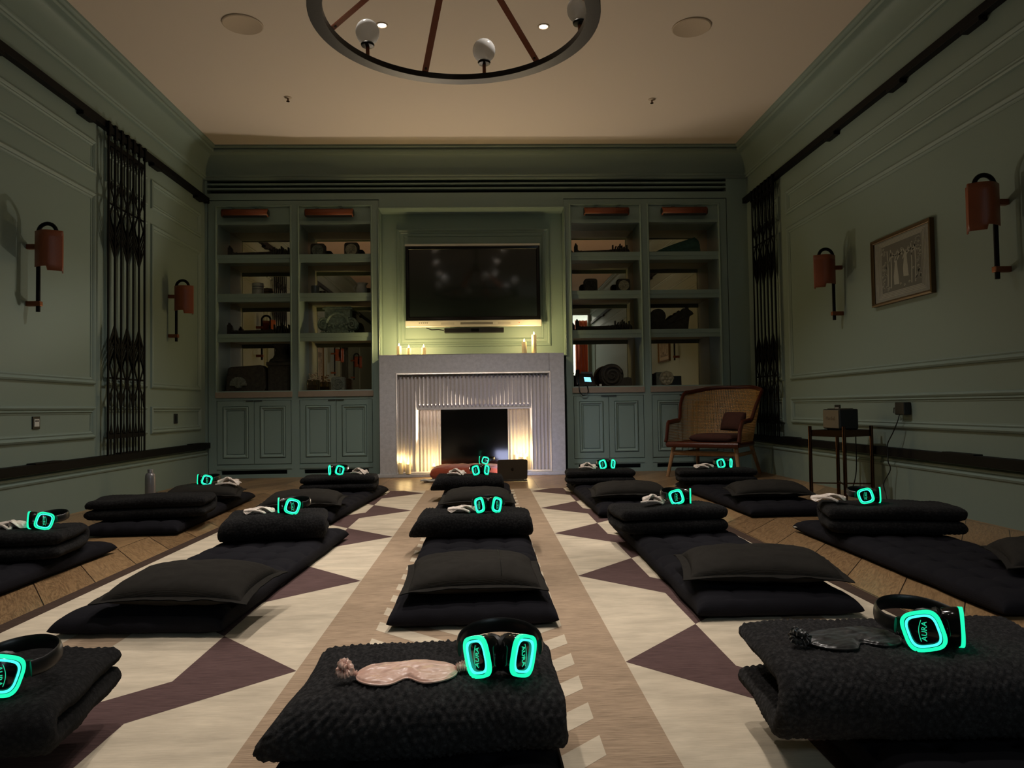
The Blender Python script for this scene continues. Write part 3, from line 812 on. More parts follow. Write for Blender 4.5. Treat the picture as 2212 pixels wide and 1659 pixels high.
flutes(m, IX0, BX0 - .008, .04, IZ, 8.30, 6, .03); flutes(m, BX1 + .008, IX1, .04, IZ, 8.30, 6, .03)
m.box(IX0 - .005, IX1 + .005, 8.135, 8.16, IZ - .006, IZ + .008)
m.build('fluted_reveal', M_FLUTE, t)
MB().box(BX0 + .001, BX1 - .001, 8.34, 8.36, .035, BZ - .001).build('firebox_panel', M_GLOSSBLK, t)
MB().box(FX0 - .03, FX1 + .03, FY - .028, YB - .006, .001, .035).build('hearth', M_STONE, t, bevel=.003)

# ------------------------------------------------------------------ screen
TY = 8.44
t = thing('wall_display', 'large black flat screen with silver lower bar over the mantel', 'television', (-.125, TY + .08, 1.66))
tx0, tx1, tz0, tz1 = -.893, .652, 1.668, 2.615
MB().box(tx0 + .004, tx1 - .004, TY, TY + .10, tz0 + .04, tz1).build('case', M_BLACKPL, t, bevel=.006)
m = MB(); rframe(m, XZ(TY), tx0 + .006, tx1 - .006, 1.742, tz1 - .018, [(0, 0), (0, .012), (.012, .014), (.034, .012), (.042, .002), (.042, 0)]); m.build('bezel', M_GLOSSBLK, t)
m = MB(); m.add([(tx0 + .046, TY - .003, 1.784), (tx1 - .046, TY - .003, 1.784), (tx1 - .046, TY - .003, tz1 - .062), (tx0 + .046, TY - .003, tz1 - .062)], [(0, 1, 2, 3)])
m.build('screen', M_TV, t)
MB().box(tx0, tx1, TY - .014, TY + .03, tz1 - .018, tz1 + .006).build('top_bar', M_SILVER, t, bevel=.004)
bar = MB().box(tx0 - .002, tx1 + .006, TY - .022, TY + .04, tz0, 1.744).build('control_bar', M_SILVER, t, bevel=.008)
m = MB(); m.box(-.27, .10, TY - .025, TY - .02, 1.694, 1.718); m.build('speaker_slot', mat('slot_grey', (96, 94, 92), .6), bar, bevel=.004)
m = MB(); m.box(-.49, -.34, TY - .0235, TY - .02, 1.692, 1.716); m.box(.155, .30, TY - .0235, TY - .02, 1.694, 1.718); m.build('port_cover', mat('port_grey', (150, 148, 144), .5), bar)
for k in range(5):
    MB().lathe([(.0001, 0), (.006, 0), (.006, .003), (.0001, .003)], (-.735 + .022 * k, TY - .022, 1.714), 10, Matrix(((1, 0, 0), (0, 0, -1), (0, 1, 0)))).build('button', mat('button_grey', (70, 68, 66), .5) if k == 0 else bpy.data.materials['button_grey'], bar)
MB().lathe([(.0001, 0), (.006, 0), (.006, .003), (.0001, .003)], (.40, TY - .022, 1.708), 10, Matrix(((1, 0, 0), (0, 0, -1), (0, 1, 0)))).build('power_light', M_REDLED, bar)
t = thing('sound_bar', 'black sound bar mounted under the large screen', 'speaker', (-.115, TY + .05, 1.60))
MB().box(-.455, .225, TY - .02, TY + .08, 1.602, 1.655).build('housing', M_BLACKPL, t, bevel=.006)
MB().box(-.15, -.06, TY - .024, TY - .01, 1.610, 1.648).build('lens_module', M_GLOSSBLK, t, bevel=.004)
MB().tube([(-.66, TY + .03, 1.664), (-.60, TY + .02, 1.640), (-.52, TY + .03, 1.645), (-.46, TY + .03, 1.630)], .006, 6).build('cable', M_BLACKPL, t)

# ------------------------------------------------------------------ candles
def candle(x, y, z, h, r, lab, en, grp, beam=0, tilt=40):
    t = thing('pillar_candle', lab, 'candle', (x, y, z + .001), 0, grp)
    z += .001
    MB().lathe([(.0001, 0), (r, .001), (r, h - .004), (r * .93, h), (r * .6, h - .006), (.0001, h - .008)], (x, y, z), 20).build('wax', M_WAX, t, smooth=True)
    MB().lathe([(.0001, 0), (.006, .006), (.0085, .014), (.006, .028), (.0001, .042)], (x, y, z + h - .008), 12).build('flame', M_FLAME, t, smooth=True)
    L = bpy.data.lights.new('candle_light', 'POINT'); L.energy = en; L.color = (1.0, .73, .32); L.shadow_soft_size = .012
    lo = bpy.data.objects.new('candle_light', L); COL.objects.link(lo); lo.parent = t; lo.location = (0, 0, h + .045)
    if beam:      # added spot, aimed past the stone surround to light up the ceiling
        L = bpy.data.lights.new('added_ceiling_beam', 'SPOT'); L.energy = beam; L.color = (1.0, .86, .72); L.spot_size = math.radians(104); L.spot_blend = .25; L.shadow_soft_size = .010
        lo = bpy.data.objects.new('added_ceiling_beam', L); COL.objects.link(lo); lo.parent = t; lo.location = (0, 0, h + .045); lo.rotation_euler = (math.radians(180 + tilt), 0, 0)
CE = 5.6
g = 'lit pillar candles on the mantel'
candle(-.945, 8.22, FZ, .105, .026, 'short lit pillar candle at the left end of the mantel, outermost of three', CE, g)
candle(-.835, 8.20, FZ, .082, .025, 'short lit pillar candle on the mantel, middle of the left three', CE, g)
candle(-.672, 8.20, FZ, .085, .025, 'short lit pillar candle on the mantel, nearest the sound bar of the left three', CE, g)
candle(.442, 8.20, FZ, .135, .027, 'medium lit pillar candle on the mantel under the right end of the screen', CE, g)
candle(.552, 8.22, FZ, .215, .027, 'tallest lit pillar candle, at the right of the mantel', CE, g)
g = 'lit pillar candles on the hearth'
HE = 1.6
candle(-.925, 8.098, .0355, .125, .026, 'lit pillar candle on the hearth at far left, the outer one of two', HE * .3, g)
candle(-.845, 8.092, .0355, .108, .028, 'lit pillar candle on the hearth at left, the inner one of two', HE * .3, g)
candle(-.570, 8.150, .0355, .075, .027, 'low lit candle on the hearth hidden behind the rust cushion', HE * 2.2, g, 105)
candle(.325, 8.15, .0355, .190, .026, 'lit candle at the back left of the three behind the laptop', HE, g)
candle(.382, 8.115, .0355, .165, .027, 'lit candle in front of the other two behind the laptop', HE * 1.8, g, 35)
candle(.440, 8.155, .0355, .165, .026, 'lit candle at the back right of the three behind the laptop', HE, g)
# ------------------------------------------------------------------ shelf ornaments
RX = Matrix(((0, 0, 1), (0, 1, 0), (-1, 0, 0)))     # lathe axis along +x
RYF = Matrix(((1, 0, 0), (0, 0, -1), (0, 1, 0)))    # lathe axis toward -y (the viewer)
g_bal = 'carved balusters lying on the shelves'
def baluster(x0, x1, y, z, lab, flip=False, thin=1.0):
    L = x1 - x0; t = thing('carved_baluster', lab, 'ornament', ((x0 + x1) / 2, y, z), 0, g_bal)
    pr = [(.0, 0), (.042, .001), (.044, .03), (.030, .04), (.040, .055), (.026, .075), (.022, .10), (.027, .12), (.022, .14), (.030, .62), (.038, .66), (.030, .69), (.044, .72), (.040, .76), (.050, .80), (.036, .86), (.042, .90), (.046, .97), (.02, 1.0), (.0, 1.001)]
    pr = [(r * thin, (q * L)) for r, q in pr]
    if flip: pr = [(r, L - q) for r, q in pr][::-1]
    m = MB().lathe(pr, (x0, y, z + .051 * thin), 16, RX); m.build('shaft', M_CARVE_D, t, smooth=True)
    m = MB()
    a, b = (x0, x0 + .035) if not flip else (x1 - .035, x1)
    m.box(a, b, y - .045, y + .045, z, z + .125); m.prism([(a, z + .12), (b, z + .12), (a + .012, z + .155)], lambda u, v, w: (u, y - .03 + w, v), 0, .06)
    m.build('foot_block', M_CARVE_D, t, bevel=.004)
    m = MB(); c = x1 - .12 if not flip else x0 + .12
    for k in range(7):
        q = -1.2 + .4 * k
        m.obox((c + .028 * (k - 3), y - .035, z + .055 + .02 * cos(q)), (.014, .05, .09 + .03 * cos(k * 2)), Matrix.Rotation(.3 * sin(k), 3, 'Y'))
    m.build('carved_leaves', M_CARVE_D, t, bevel=.004)
baluster(-2.93, -2.20, 8.60, Z_SH[0], 'dark carved baluster lying on the top shelf at far left', False)
baluster(-2.94, -2.20, 8.60, Z_SH[2], 'dark carved baluster lying on the third shelf at far left', False, .85)
baluster(1.07, 1.72, 8.60, Z_SH[0], 'dark carved baluster lying on the top shelf right of the fireplace', False, .9)
baluster(1.07, 1.73, 8.60, Z_SH[2], 'dark carved baluster lying on the third shelf right of the fireplace', False, .9)

def rosette(x, y, z, s, h, m1, m2, lab, nb=12, style=0):
    t = thing('carved_rosette_block', lab, 'ornament', (x, y, z), 0, 'carved rosette blocks on the shelves')
    m = MB(); o = [(a, b) for a, b in sell(s / 2, h / 2, 6, 28)]
    m.prism([(x + a, z + h / 2 + b) for a, b in o], lambda u, v, w: (u, y - w, v), -.05, .05)
    m.build('block', m1, t, bevel=.008)
    R = min(s, h) * .40; c = (x, y - .05, z + h * .5)
    r = MB().lathe([(R, 0), (R * 1.02, .008), (R * .92, .014), (R * .86, .006), (R * .3, .002), (.0001, .002)], c, 28, RYF)
    r.lathe([(R * .22, 0), (R * .2, .012), (.0001, .018)], c, 12, RYF)
    for k in range(nb):
        q = 2 * PI * k / nb
        r.obox((c[0] + R * .55 * cos(q), c[1] - .006, c[2] + R * .55 * sin(q)), (R * .5, .012, R * (.13 if style == 0 else .2)), Matrix.Rotation(-q, 3, 'Y'))
    r.build('rosette', m2, t, bevel=.002)
rosette(-1.905, 8.60, Z_SH[0], .165, .165, M_CARVE_D, M_CARVE, 'dark rosette block on the top shelf, the left one of two, left of the fireplace', 8, 1)
rosette(-1.520, 8.60, Z_SH[0], .165, .175, M_CARVE_D, M_CARVE_L, 'brown block with a pale wheel rosette on the top shelf left of the fireplace', 12)
rosette(1.250, 8.60, Z_SH[1], .155, .170, M_CARVE_D, M_CARVE_D, 'blackened rosette block on the second shelf right of the fireplace', 8, 1)
rosette(1.635, 8.60, Z_SH[1], .155, .165, M_CARVE_D, M_CARVE_L, 'block with a pale daisy rosette on the second shelf right of the fireplace', 12)
rosette(-1.680, 8.58, .957, .155, .165, M_CARVE, M_CARVE, 'grey block with a round medallion on the counter left of the fireplace', 16)

t = thing('glazed_jar', 'banded white glazed jar on the second shelf of the far left bookcase', 'jar', (-2.60, 8.60, Z_SH[1]))
MB().lathe([(.0001, 0), (.058, 0), (.064, .01), (.064, .10), (.062, .105), (.065, .112), (.064, .150), (.060, .156), (.056, .15), (.056, .02), (.0001, .018)], (-2.60, 8.60, Z_SH[1]), 28).build('body', M_CERAMIC, t, smooth=True)
for zz in (.078, .108): MB().lathe([(.0648, zz), (.0662, zz + .004), (.0648, zz + .009)], (-2.60, 8.60, Z_SH[1]), 28).build('band', M_CERAMIC_D, t, smooth=True)
t = MB().lathe([(.0001, 0), (.042, 0), (.045, .008), (.047, .118), (.044, .120), (.042, .02), (.0001, .018)], (-1.945, 8.60, Z_SH[1]), 24).build('ceramic_cup', M_CERAMIC_D, None, smooth=True, org=(-1.945, 8.60, Z_SH[1]))
tag(t, 'small grey glazed cup on the second shelf left of the fireplace', 'cup')
t = thing('ceramic_pitcher', 'white ceramic pitcher with a spout on the second shelf left of the fireplace', 'pitcher', (-1.415, 8.60, Z_SH[1]))
def Fp(u, v):
    pr = [(.045, 0), (.056, .02), (.062, .05), (.058, .085), (.046, .11), (.044, .125), (.050, .145)]
    i = min(int(v * 6), 5); f = v * 6 - i
    r = pr[i][0] * (1 - f) + pr[i + 1][0] * f; z = pr[i][1] * (1 - f) + pr[i + 1][1] * f
    q = 2 * PI * u; sp = max(0, cos(q)) ** 8 * max(0, (v - .6) / .4) * .026
    return (-1.415 + (r + sp) * cos(q), 8.60 + r * sin(q), Z_SH[1] + .004 + z)
m = MB().grid(Fp, 28, 18, True); m.lathe([(.0001, .001), (.045, .001)], (-1.415, 8.6, Z_SH[1]), 20)
o = m.build('body', M_CERAMIC, t, smooth=True); sm = o.modifiers.new('thick', 'SOLIDIFY'); sm.thickness = .004
MB().tube(arc((-1.470, Z_SH[1] + .085), .035, PI * .6, PI * 1.4, 10, lambda a, b: (a, 8.60, b)), .006, 8).build('handle', M_CERAMIC, t, smooth=True)

# ionic capital
t = thing('carved_capital', 'verdigris carved ionic capital on the third shelf left of the fireplace', 'ornament', (-1.68, 8.60, Z_SH[2]))
X0, Z0, Y0 = -1.68, Z_SH[2], 8.60
M_CAP = mat('capital_patina', (138, 154, 138), 0.8, bump=0.5, scale=30, var=0.35)
m = MB(); m.box(X0 - .145, X0 + .145, Y0 - .07, Y0 + .07, Z0 + .19, Z0 + .285); m.build('block', M_CAP, t, bevel=.006)
m = MB(); m.box(X0 - .170, X0 + .170, Y0 - .085, Y0 + .085, Z0 + .285, Z0 + .300); m.box(X0 - .155, X0 + .155, Y0 - .078, Y0 + .078, Z0 + .300, Z0 + .318); m.build('abacus', M_CAP, t, bevel=.004)
for sx in (-1, 1):
    sp = [(X0 + sx * (.165 - (.058 * (1 - k / 44)) * cos(.35 * k) * 1), Y0 - .065, Z0 + .115 + .070 * (1 - k / 44) * sin(.35 * k)) for k in range(40)]
    MB().tube(sp, [.017 * (1 - .6 * k / 40) for k in range(40)], 8).build('volute', M_CAP, t, smooth=True)
    MB().lathe([(.0001, -.05), (.072, -.045), (.072, .045), (.0001, .05)], (X0 + sx * .160, Y0 - .005, Z0 + .112), 22, RYF).build('scroll_bolster', M_CAP, t, smooth=True)
m = MB()
m.tube(arc((X0, Z0 + .115), .125, .10, PI - .10, 18, lambda a, b: (a, Y0 - .075, b)), .020, 8)
m.build('swag', M_CAP, t, smooth=True)
m = MB(); m.box(X0 - .12, X0 + .12, Y0 - .06, Y0 + .06, Z0, Z0 + .20)
for k in range(9): m.lathe([(.0001, -.022), (.016, -.01), (.020, .006), (.010, .02), (.0001, .022)], (X0 - .1 + .025 * k, Y0 - .066, Z0 + .095 + .018 * sin(k * 2.1)), 8)
for k in range(13): m.lathe([(.0001, -.02), (.018, 0), (.0001, .02)], (X0 - .18 + .03 * k, Y0 - .070, Z0 + .022), 8)
m.build('egg_band', M_CAP, t, smooth=True)

# counter far left
t = thing('carved_stone_block', 'black carved stone block with a relief leaf on the far left counter', 'ornament', (-2.69, 8.55, .957))
m = MB(); m.prism([(-2.93, .957), (-2.50, .957), (-2.48, 1.00), (-2.49, 1.22), (-2.53, 1.265), (-2.87, 1.245), (-2.90, 1.23)], lambda u, v, w: (u, 8.55 - w, v), -.09, .09)
m.build('block', M_CARVE_D, t, bevel=.012)
m = MB()
for k in range(9):
    q = PI * (k / 8); m.obox((-2.78 + .055 * cos(q), 8.452, 1.045 + .05 * sin(q)), (.075, .03, .03), Matrix.Rotation(-q, 3, 'Y'))
m.lathe([(.05, 0), (.04, .02), (.0001, .03)], (-2.78, 8.46, 1.045), 16, RYF)
m.build('relief_leaf', M_CARVE, t, bevel=.006)
t = thing('turned_finial', 'large dark turned wooden finial on a square base, on the far left counter', 'ornament', (-2.335, 8.58, .957))
m = MB(); m.box(-2.46, -2.21, 8.48, 8.68, .957, 1.27); m.box(-2.475, -2.195, 8.465, 8.695, 1.255, 1.300); m.build('base_block', M_CARVE_D, t, bevel=.01)
MB().lathe([(.135, 1.300), (.125, 1.325), (.09, 1.35), (.066, 1.40), (.06, 1.44), (.075, 1.47), (.10, 1.49), (.10, 1.505), (.0001, 1.51)], (-2.335, 8.58, 0), 28).build('turned_neck', M_CARVE_D, t, smooth=True)

# glass vase with dried stems
t = thing('flower_vase', 'square glass vase of dried flowers on the counter left of the fireplace', 'vase', (-1.955, 8.50, .957))
m = MB(); m.box(-2.015, -1.885, 8.455, 8.545, .957, 1.085)
m.box(-2.007, -1.893, 8.463, 8.537, .969, 1.086)
m.build('glass_body', M_GLASS, t, bevel=.004)
MB().box(-2.004, -1.896, 8.466, 8.534, .970, 1.03).build('moss_filling', mat('dry_moss', (120, 104, 56), .9, bump=.8, scale=80, var=.4), t)
rr = random.Random(5)
m = MB(); f = MB()
for k in range(26):
    a = rr.uniform(0, 2 * PI); rad = rr.uniform(.005, .055); h = rr.uniform(.12, .215)
    p = (-1.955 + rad * 1.2 * cos(a), 8.50 + rad * sin(a), .957 + h)
    m.tube([(-1.955 + rad * .5 * cos(a), 8.50 + rad * .4 * sin(a), 1.02), p], .0012, 5)
    f.lathe([(.0001, -.009), (.010, 0), (.006, .007), (.0001, .009)], p, 7)
m.build('stems', M_DRIED, t); f.build('flower_heads', M_DRIED, t)

# right bookcase counter: desk phone, volute, tag
t = thing('desk_phone', 'black desk phone with a lit blue display on the counter right of the fireplace', 'phone', (1.15, 8.46, .957))
Pp = lambda u, v, w: (u, 8.40 + (v - .957) * .75 + .02 - w, v)
m = MB(); m.prism([(1.03, .958), (1.275, .958), (1.245, 1.115), (1.05, 1.125)], Pp, -.03, .01); m.build('body', M_BLACKPL, t, bevel=.005)
m = MB(); m.prism([(1.145, 1.025), (1.222, 1.020), (1.215, 1.075), (1.140, 1.080)], Pp, .010, .0115); m.build('display', M_LCD, t)
m = MB(); m.tube([Pp(1.055, .985, .03), Pp(1.050, 1.03, .05), Pp(1.060, 1.10, .05), Pp(1.075, 1.15, .03)], [.024, .018, .018, .024], 10); m.build('handset', M_BLACKPL, t, smooth=True)
m = MB(); m.prism([(1.11, 1.115), (1.25, 1.108), (1.25, 1.14), (1.12, 1.145)], Pp, -.02, .0); m.build('top_panel', mat('phone_grey', (90, 92, 98), .4), t)
m = MB()
for k in range(4):
    for j in range(3): m.prism([(1.13 + .03 * k, .975 + .014 * j), (1.15 + .03 * k, .975 + .014 * j), (1.15 + .03 * k, .985 + .014 * j), (1.13 + .03 * k, .985 + .014 * j)], Pp, .010, .013)
m.build('keypad', mat('key_grey', (40, 40, 42), .5), t)
m = MB(); m.tube([(1.062, 8.38, .968), (1.061, 8.332, .974), (1.060, 8.316, .945), (1.068, 8.318, .90), (1.10, 8.318, .865), (1.145, 8.318, .872), (1.165, 8.32, .91), (1.158, 8.316, .948), (1.155, 8.332, .974), (1.12, 8.39, .968)], .0065, 8); m.build('coiled_cord', M_BLACKPL, t, smooth=True)
t = thing('carved_volute', 'large dark scrolled volute on the counter right of the fireplace', 'ornament', (1.50, 8.58, .957))
cx, cz = 1.47, 1.095
MB().lathe([(.0001, -.08), (.125, -.075), (.137, -.05), (.137, .05), (.125, .075), (.0001, .08)], (cx, 8.58, cz), 32, RYF).build('drum', M_CARVE_D, t, smooth=True)
sp = [(cx + (.118 * (1 - k / 60)) * cos(.26 * k + .3), 8.492, cz + (.118 * (1 - k / 60)) * sin(.26 * k + .3)) for k in range(56)]
MB().tube(sp, [.016 * (1 - .5 * k / 56) for k in range(56)], 8).build('spiral', M_CARVE_D, t, smooth=True)
m = MB(); m.prism([(1.52, .958), (1.70, .958), (1.70, 1.06), (1.66, 1.075), (1.57, 1.06), (1.53, 1.02)], lambda u, v, w: (u, 8.58 - w, v), -.07, .07); m.build('foot', M_CARVE_D, t, bevel=.01)
t = tag(MB().box(1.305, 1.33, 8.40, 8.415, .958, .993).build('paper_tag', M_WHITEPL, None, org=(1.317, 8.41, .958)), 'tiny white tag standing between the desk phone and the scrolled volute', 'tag')

# far right bookcase
t = thing('ribbed_leaf_fragment', 'dark green ribbed leaf carving on the top shelf of the far right bookcase', 'ornament', (2.27, 8.60, Z_SH[0]))
def Fl(u, v):
    x = 2.01 + .52 * u; h = .030 + .175 * (u ** .8) * (1 if u < .94 else 1 - (u - .94) / .06 * .25)
    q = PI * v; rib = 1 + .10 * abs(sin(v * PI * 7)); wd = .03 + .07 * u
    return (x, 8.60 - wd * cos(q) * rib, Z_SH[0] + .001 + h * sin(q) * (rib if .02 < v < .98 else 1))
m = MB().grid(Fl, 30, 84)
a = len(m.v); m.v.append((2.53, 8.60, Z_SH[0] + .03)); n = 85
for j in range(84): m.f.append((30 * n + j, 30 * n + j + 1, a)); m.mi.append(0)
m.build('leaf', M_LEAF, t, smooth=True)
MB().lathe([(.0001, -.03), (.022, -.02), (.026, 0), (.022, .02), (.0001, .03)], (2.01, 8.6, Z_SH[0] + .027), 12, RX).build('stub', M_CARVE_D, t, smooth=True)
t = thing('carved_beast_bracket', 'dark carved bracket with a scroll and a beast head, third shelf at far right', 'ornament', (2.17, 8.60, Z_SH[2]))
z = Z_SH[2]
m = MB(); m.prism([(1.94, z + .001), (2.385, z + .001), (2.395, z + .10), (2.405, z + .165), (2.455, z + .195), (2.435, z + .225), (2.40, z + .245), (2.385, z + .295), (2.365, z + .255), (2.335, z + .265), (2.31, z + .225), (2.285, z + .235), (2.235, z + .19), (2.19, z + .155), (2.13, z + .12), (2.10, z + .13), (1.96, z + .12)], lambda u, v, w: (u, 8.6 - w, v), -.045, .045)
m.build('body', M_CARVE_D, t, bevel=.008)
MB().lathe([(.0001, -.05), (.088, -.045), (.092, 0), (.088, .045), (.0001, .05)], (2.035, 8.60, z + .170), 26, RYF).build('scroll', M_CARVE_D, t, smooth=True)
m = MB()
for k in range(10): m.obox((2.13 + .024 * k, 8.55, z + .06 + .012 * k), (.05, .02, .012), Matrix.Rotation(-.7 + .08 * k, 3, 'Y'))
m.build('scales', M_CARVE_D, t, bevel=.003)
t = thing('stone_flower_boss', 'grey stone boss with an open flower on the far right counter', 'ornament', (2.075, 8.56, .957))
m = MB(); m.box(1.985, 2.10, 8.52, 8.62, .958, 1.125); m.build('block', M_CARVE, t, bevel=.01)
m = MB().lathe([(.085, 0), (.09, .02), (.078, .04), (.05, .03), (.0001, .03)], (2.105, 8.53, 1.054), 8, RYF)
for k in range(6):
    q = 2 * PI * k / 6; m.lathe([(.0001, -.008), (.026, 0), (.0001, .02)], (2.105 + .045 * cos(q), 8.495, 1.045 + .045 * sin(q)), 10, RYF)
m.lathe([(.016, 0), (.0001, .012)], (2.105, 8.49, 1.045), 10, RYF)
m.build('flower', M_CARVE_L, t, smooth=True)
t = tag(MB().box(2.20, 2.33, 8.70, 8.76, .958, 1.085).build('black_box', M_BLACKPL, None, bevel=.006, org=(2.265, 8.73, .958)), 'small plain black box behind the stone flower boss', 'box')

# lobby things seen in the shelf mirrors
m = MB().grid(lambda u, v: (2.62 + .42 * u, -3.62 + .045 * sin(u * 26) , .02 + 3.2 * v), 60, 2)
c_ = m.build('door_curtain', mat('orange_curtain', (190, 84, 40), .9), None, smooth=True, org=(2.83, -3.62, .02)); tag(c_, 'orange curtain beside the lobby doorway, seen in the shelf mirrors', 'curtain')
o = c_.modifiers.new('thick', 'SOLIDIFY'); o.thickness = .006
t = thing('lobby_ceiling_lamp', 'bright panel lamp on the lobby ceiling behind the viewer', 'ceiling light', (2.3, -4.8, ZC - .03))
MB().box(1.7, 2.9, -5.3, -4.3, ZC - .02, ZC - .001).build('housing', M_WHITEPL, t)
MB().box(1.73, 2.87, -5.27, -4.33, ZC - .026, ZC - .019).build('diffuser', glow('lobby_glow', (.72, .90, 1.0), 3.0), t)
L = bpy.data.lights.new('lobby_light', 'AREA'); L.energy = 90; L.color = (.74, .90, 1.0); L.shape = 'RECTANGLE'; L.size = 1.1; L.size_y = .9
lo = bpy.data.objects.new('lobby_light', L); COL.objects.link(lo); lo.parent = t; lo.location = (0, 0, -.012)

t = thing('pendant_lamp', 'white globe pendant lamp hanging in the lobby behind the viewer', 'ceiling light', (3.45, -5.2, 2.3))
MB().lathe([(.0001, 2.30)] + [(.19 * sin(PI * k / 16), 2.49 - .19 * cos(PI * k / 16)) for k in range(1, 16)] + [(.03, 2.68)], (3.45, -5.2, 0), 28).build('globe', glow('pendant_glow', (.76, .92, 1.0), 110.0), t, smooth=True)
MB().lathe([(.012, 2.68), (.012, ZC - .03), (.06, ZC - .028), (.06, ZC)], (3.45, -5.2, 0), 12).build('stem', M_RING, t, smooth=True)

# ------------------------------------------------------------------ water bottle
t = thing('water_bottle', 'grey metal water bottle standing on the floor by the left wall', 'bottle', (-2.82, 6.35, 0))
MB().lathe([(.0001, 0), (.040, .001), (.042, .006), (.042, .195), (.040, .215), (.032, .232), (.024, .238), (.0001, .240)], (-2.82, 6.35, 0), 32).build('body', M_STEELB, t, smooth=True)
MB().lathe([(.022, .238), (.022, .264), (.020, .267), (.0001, .268)], (-2.82, 6.35, 0), 24).build('cap', M_STEELB, t, smooth=True)

# ------------------------------------------------------------------ side table, radio speaker, cable
TP = [(2.545, 5.74), (2.68, 5.46), (2.962, 5.60), (2.83, 5.88)]
tc = (sum(p[0] for p in TP) / 4, sum(p[1] for p in TP) / 4)
t = thing('side_table', 'copper legged square side table against the right wall', 'table', (tc[0], tc[1], 0))
for i, (x, y) in enumerate(TP):
    MB().lathe([(.0001, 0), (.014, .001), (.014, .56), (.0001, .562)], (x, y, 0), 14).build('leg', M_BRASS, t, smooth=True)
m = MB()
ins = [(tc[0] + (p[0] - tc[0]) * .97, tc[1] + (p[1] - tc[1]) * .97) for p in TP]
for i in range(4):
    a, b = Vector((*ins[i], .505)), Vector((*ins[(i + 1) % 4], .505)); d_ = (b - a); q = math.atan2(d_.y, d_.x)
    m.obox((a + b) / 2, (d_.length, .008, .050), Matrix.Rotation(q, 3, 'Z'))
m.build('tray_rim', M_BRASS, t)
MB().prism(ins, XY, .515, .522).build('top', M_GLOSSBLK, t)
m = MB()
for i in (0, 1):
    a, b = TP[i], TP[i + 2]; m.tube([(*a, .115), (*b, .115)], .005, 8)
m.build('stretcher', M_BRASS, t)
t = lthing('radio_speaker', 'black cabinet speaker with a beige grille on the side table', 'speaker')
m = MB(); m.box(-.13, .13, -.075, .075, .012, .168); m.build('cabinet', M_BLACKPL, t, bevel=.010)
m = MB(); m.box(-.120, .120, -.079, -.074, .022, .158); gr = m.build('grille', M_SPKGRILLE, t, bevel=.004)
vs, fs = text_mesh('Marshall', .042)
m = MB(); m.add([(a, -.0795 - c * .5, .095 + b) for a, b, c in vs], fs); m.build('logo', mat('logo_gold', (60, 44, 24), .5), gr)
m = MB(); m.box(-.10, .10, -.05, .05, .1681, .172); m.build('control_plate', M_BRASS, t)
for sx in (-.1, .1):
    for sy in (-.05, .05): MB().lathe([(.010, 0), (.010, .013)], (sx, sy, 0), 10).build('foot', M_BLACKPL, t)
place(t, (2.755, 5.665, .5230), math.radians(-88))
cb = [(2.995, 5.262, .648), (2.985, 5.27, .60), (2.972, 5.31, .52), (2.966, 5.38, .43), (2.966, 5.38, .36), (2.955, 5.36, .30), (2.975, 5.37, .24), (2.94, 5.40, .14), (2.94, 5.38, .06), (2.90, 5.30, .008), (2.80, 5.26, .006), (2.70, 5.34, .006), (2.70, 5.56, .006), (2.78, 5.70, .008), (2.90, 5.80, .06), (2.935, 5.795, .20), (2.938, 5.795, .42), (2.935, 5.79, .56), (2.90, 5.75, .60), (2.85, 5.70, .60)]
from mathutils import geometry
def smooth_path(P, n=6):
    P = [Vector(p) for p in P]; out = []
    for i in range(len(P) - 1):
        p0, p1, p2, p3 = P[max(i - 1, 0)], P[i], P[i + 1], P[min(i + 2, len(P) - 1)]
        for k in range(n):
            s_ = k / n
            out.append(.5 * ((2 * p1) + (p2 - p0) * s_ + (2 * p0 - 5 * p1 + 4 * p2 - p3) * s_ ** 2 + (3 * p1 - p0 - 3 * p2 + p3) * s_ ** 3))
    return out + [P[-1]]
t = MB().tube(smooth_path(cb), .0042, 6).build('power_cable', M_BLACKPL, None, smooth=True, org=(2.8, 5.3, 0)); tag(t, 'thin black power cable from the wall adapter down to the side table', 'cable')

# ------------------------------------------------------------------ cane armchair
ch = lthing('cane_armchair', 'dark wood armchair with woven cane wing back in the right corner', 'armchair')
# local: front = -y ; seat 0.74 wide
N = 72
def U(s_, fl):
    """plan curve of the shell from front-left round the back to front-right; fl flares outward"""
    w = .345 + .065 * fl; d = .33 + .07 * fl
    if s_ < .28:
        q = s_ / .28; return (-w - .01 * (1 - q), -.36 + (.36 + .02) * q)
    if s_ > .72:
        q = (1 - s_) / .28; return (w + .01 * (1 - q), -.36 + .38 * q)
    q = (s_ - .28) / .44; a = PI * (1 - q)
    return (w * cos(a), .02 + d * sin(a) ** .9)
def topz(s_):
    a = min(s_, 1 - s_) * 2      # 0 front .. 1 back centre
    def sm(x, lo, hi):
        x = min(1, max(0, (x - lo) / (hi - lo))); return x * x * (3 - 2 * x)
    z = .36 + .20 * sm(a, 0.0, .10) + .015 * sm(a, .1, .44) + .30 * sm(a, .47, .64) + .050 * sm(a, .62, .9)
    return z
pts_top = []; pts_bot = []
for i in range(N + 1):
    s_ = i / N; z = topz(s_); f_ = max(0, (z - .5)) / .4
    x, y = U(s_, f_ * 1.0); 
    wing = math.exp(-((min(s_, 1 - s_) * 2 - .55) / .16) ** 2)
    pts_top.append((x, y + .12 * f_ - .03 * wing * f_, z))
    x, y = U(s_, 0); pts_bot.append((x * .97, y * .97, .335))
MB().tube(pts_top, .019, 10, flat=(1.25, .8)).build('frame', M_WOODD, ch, smooth=True)
m = MB(); uv = []
nv = 14
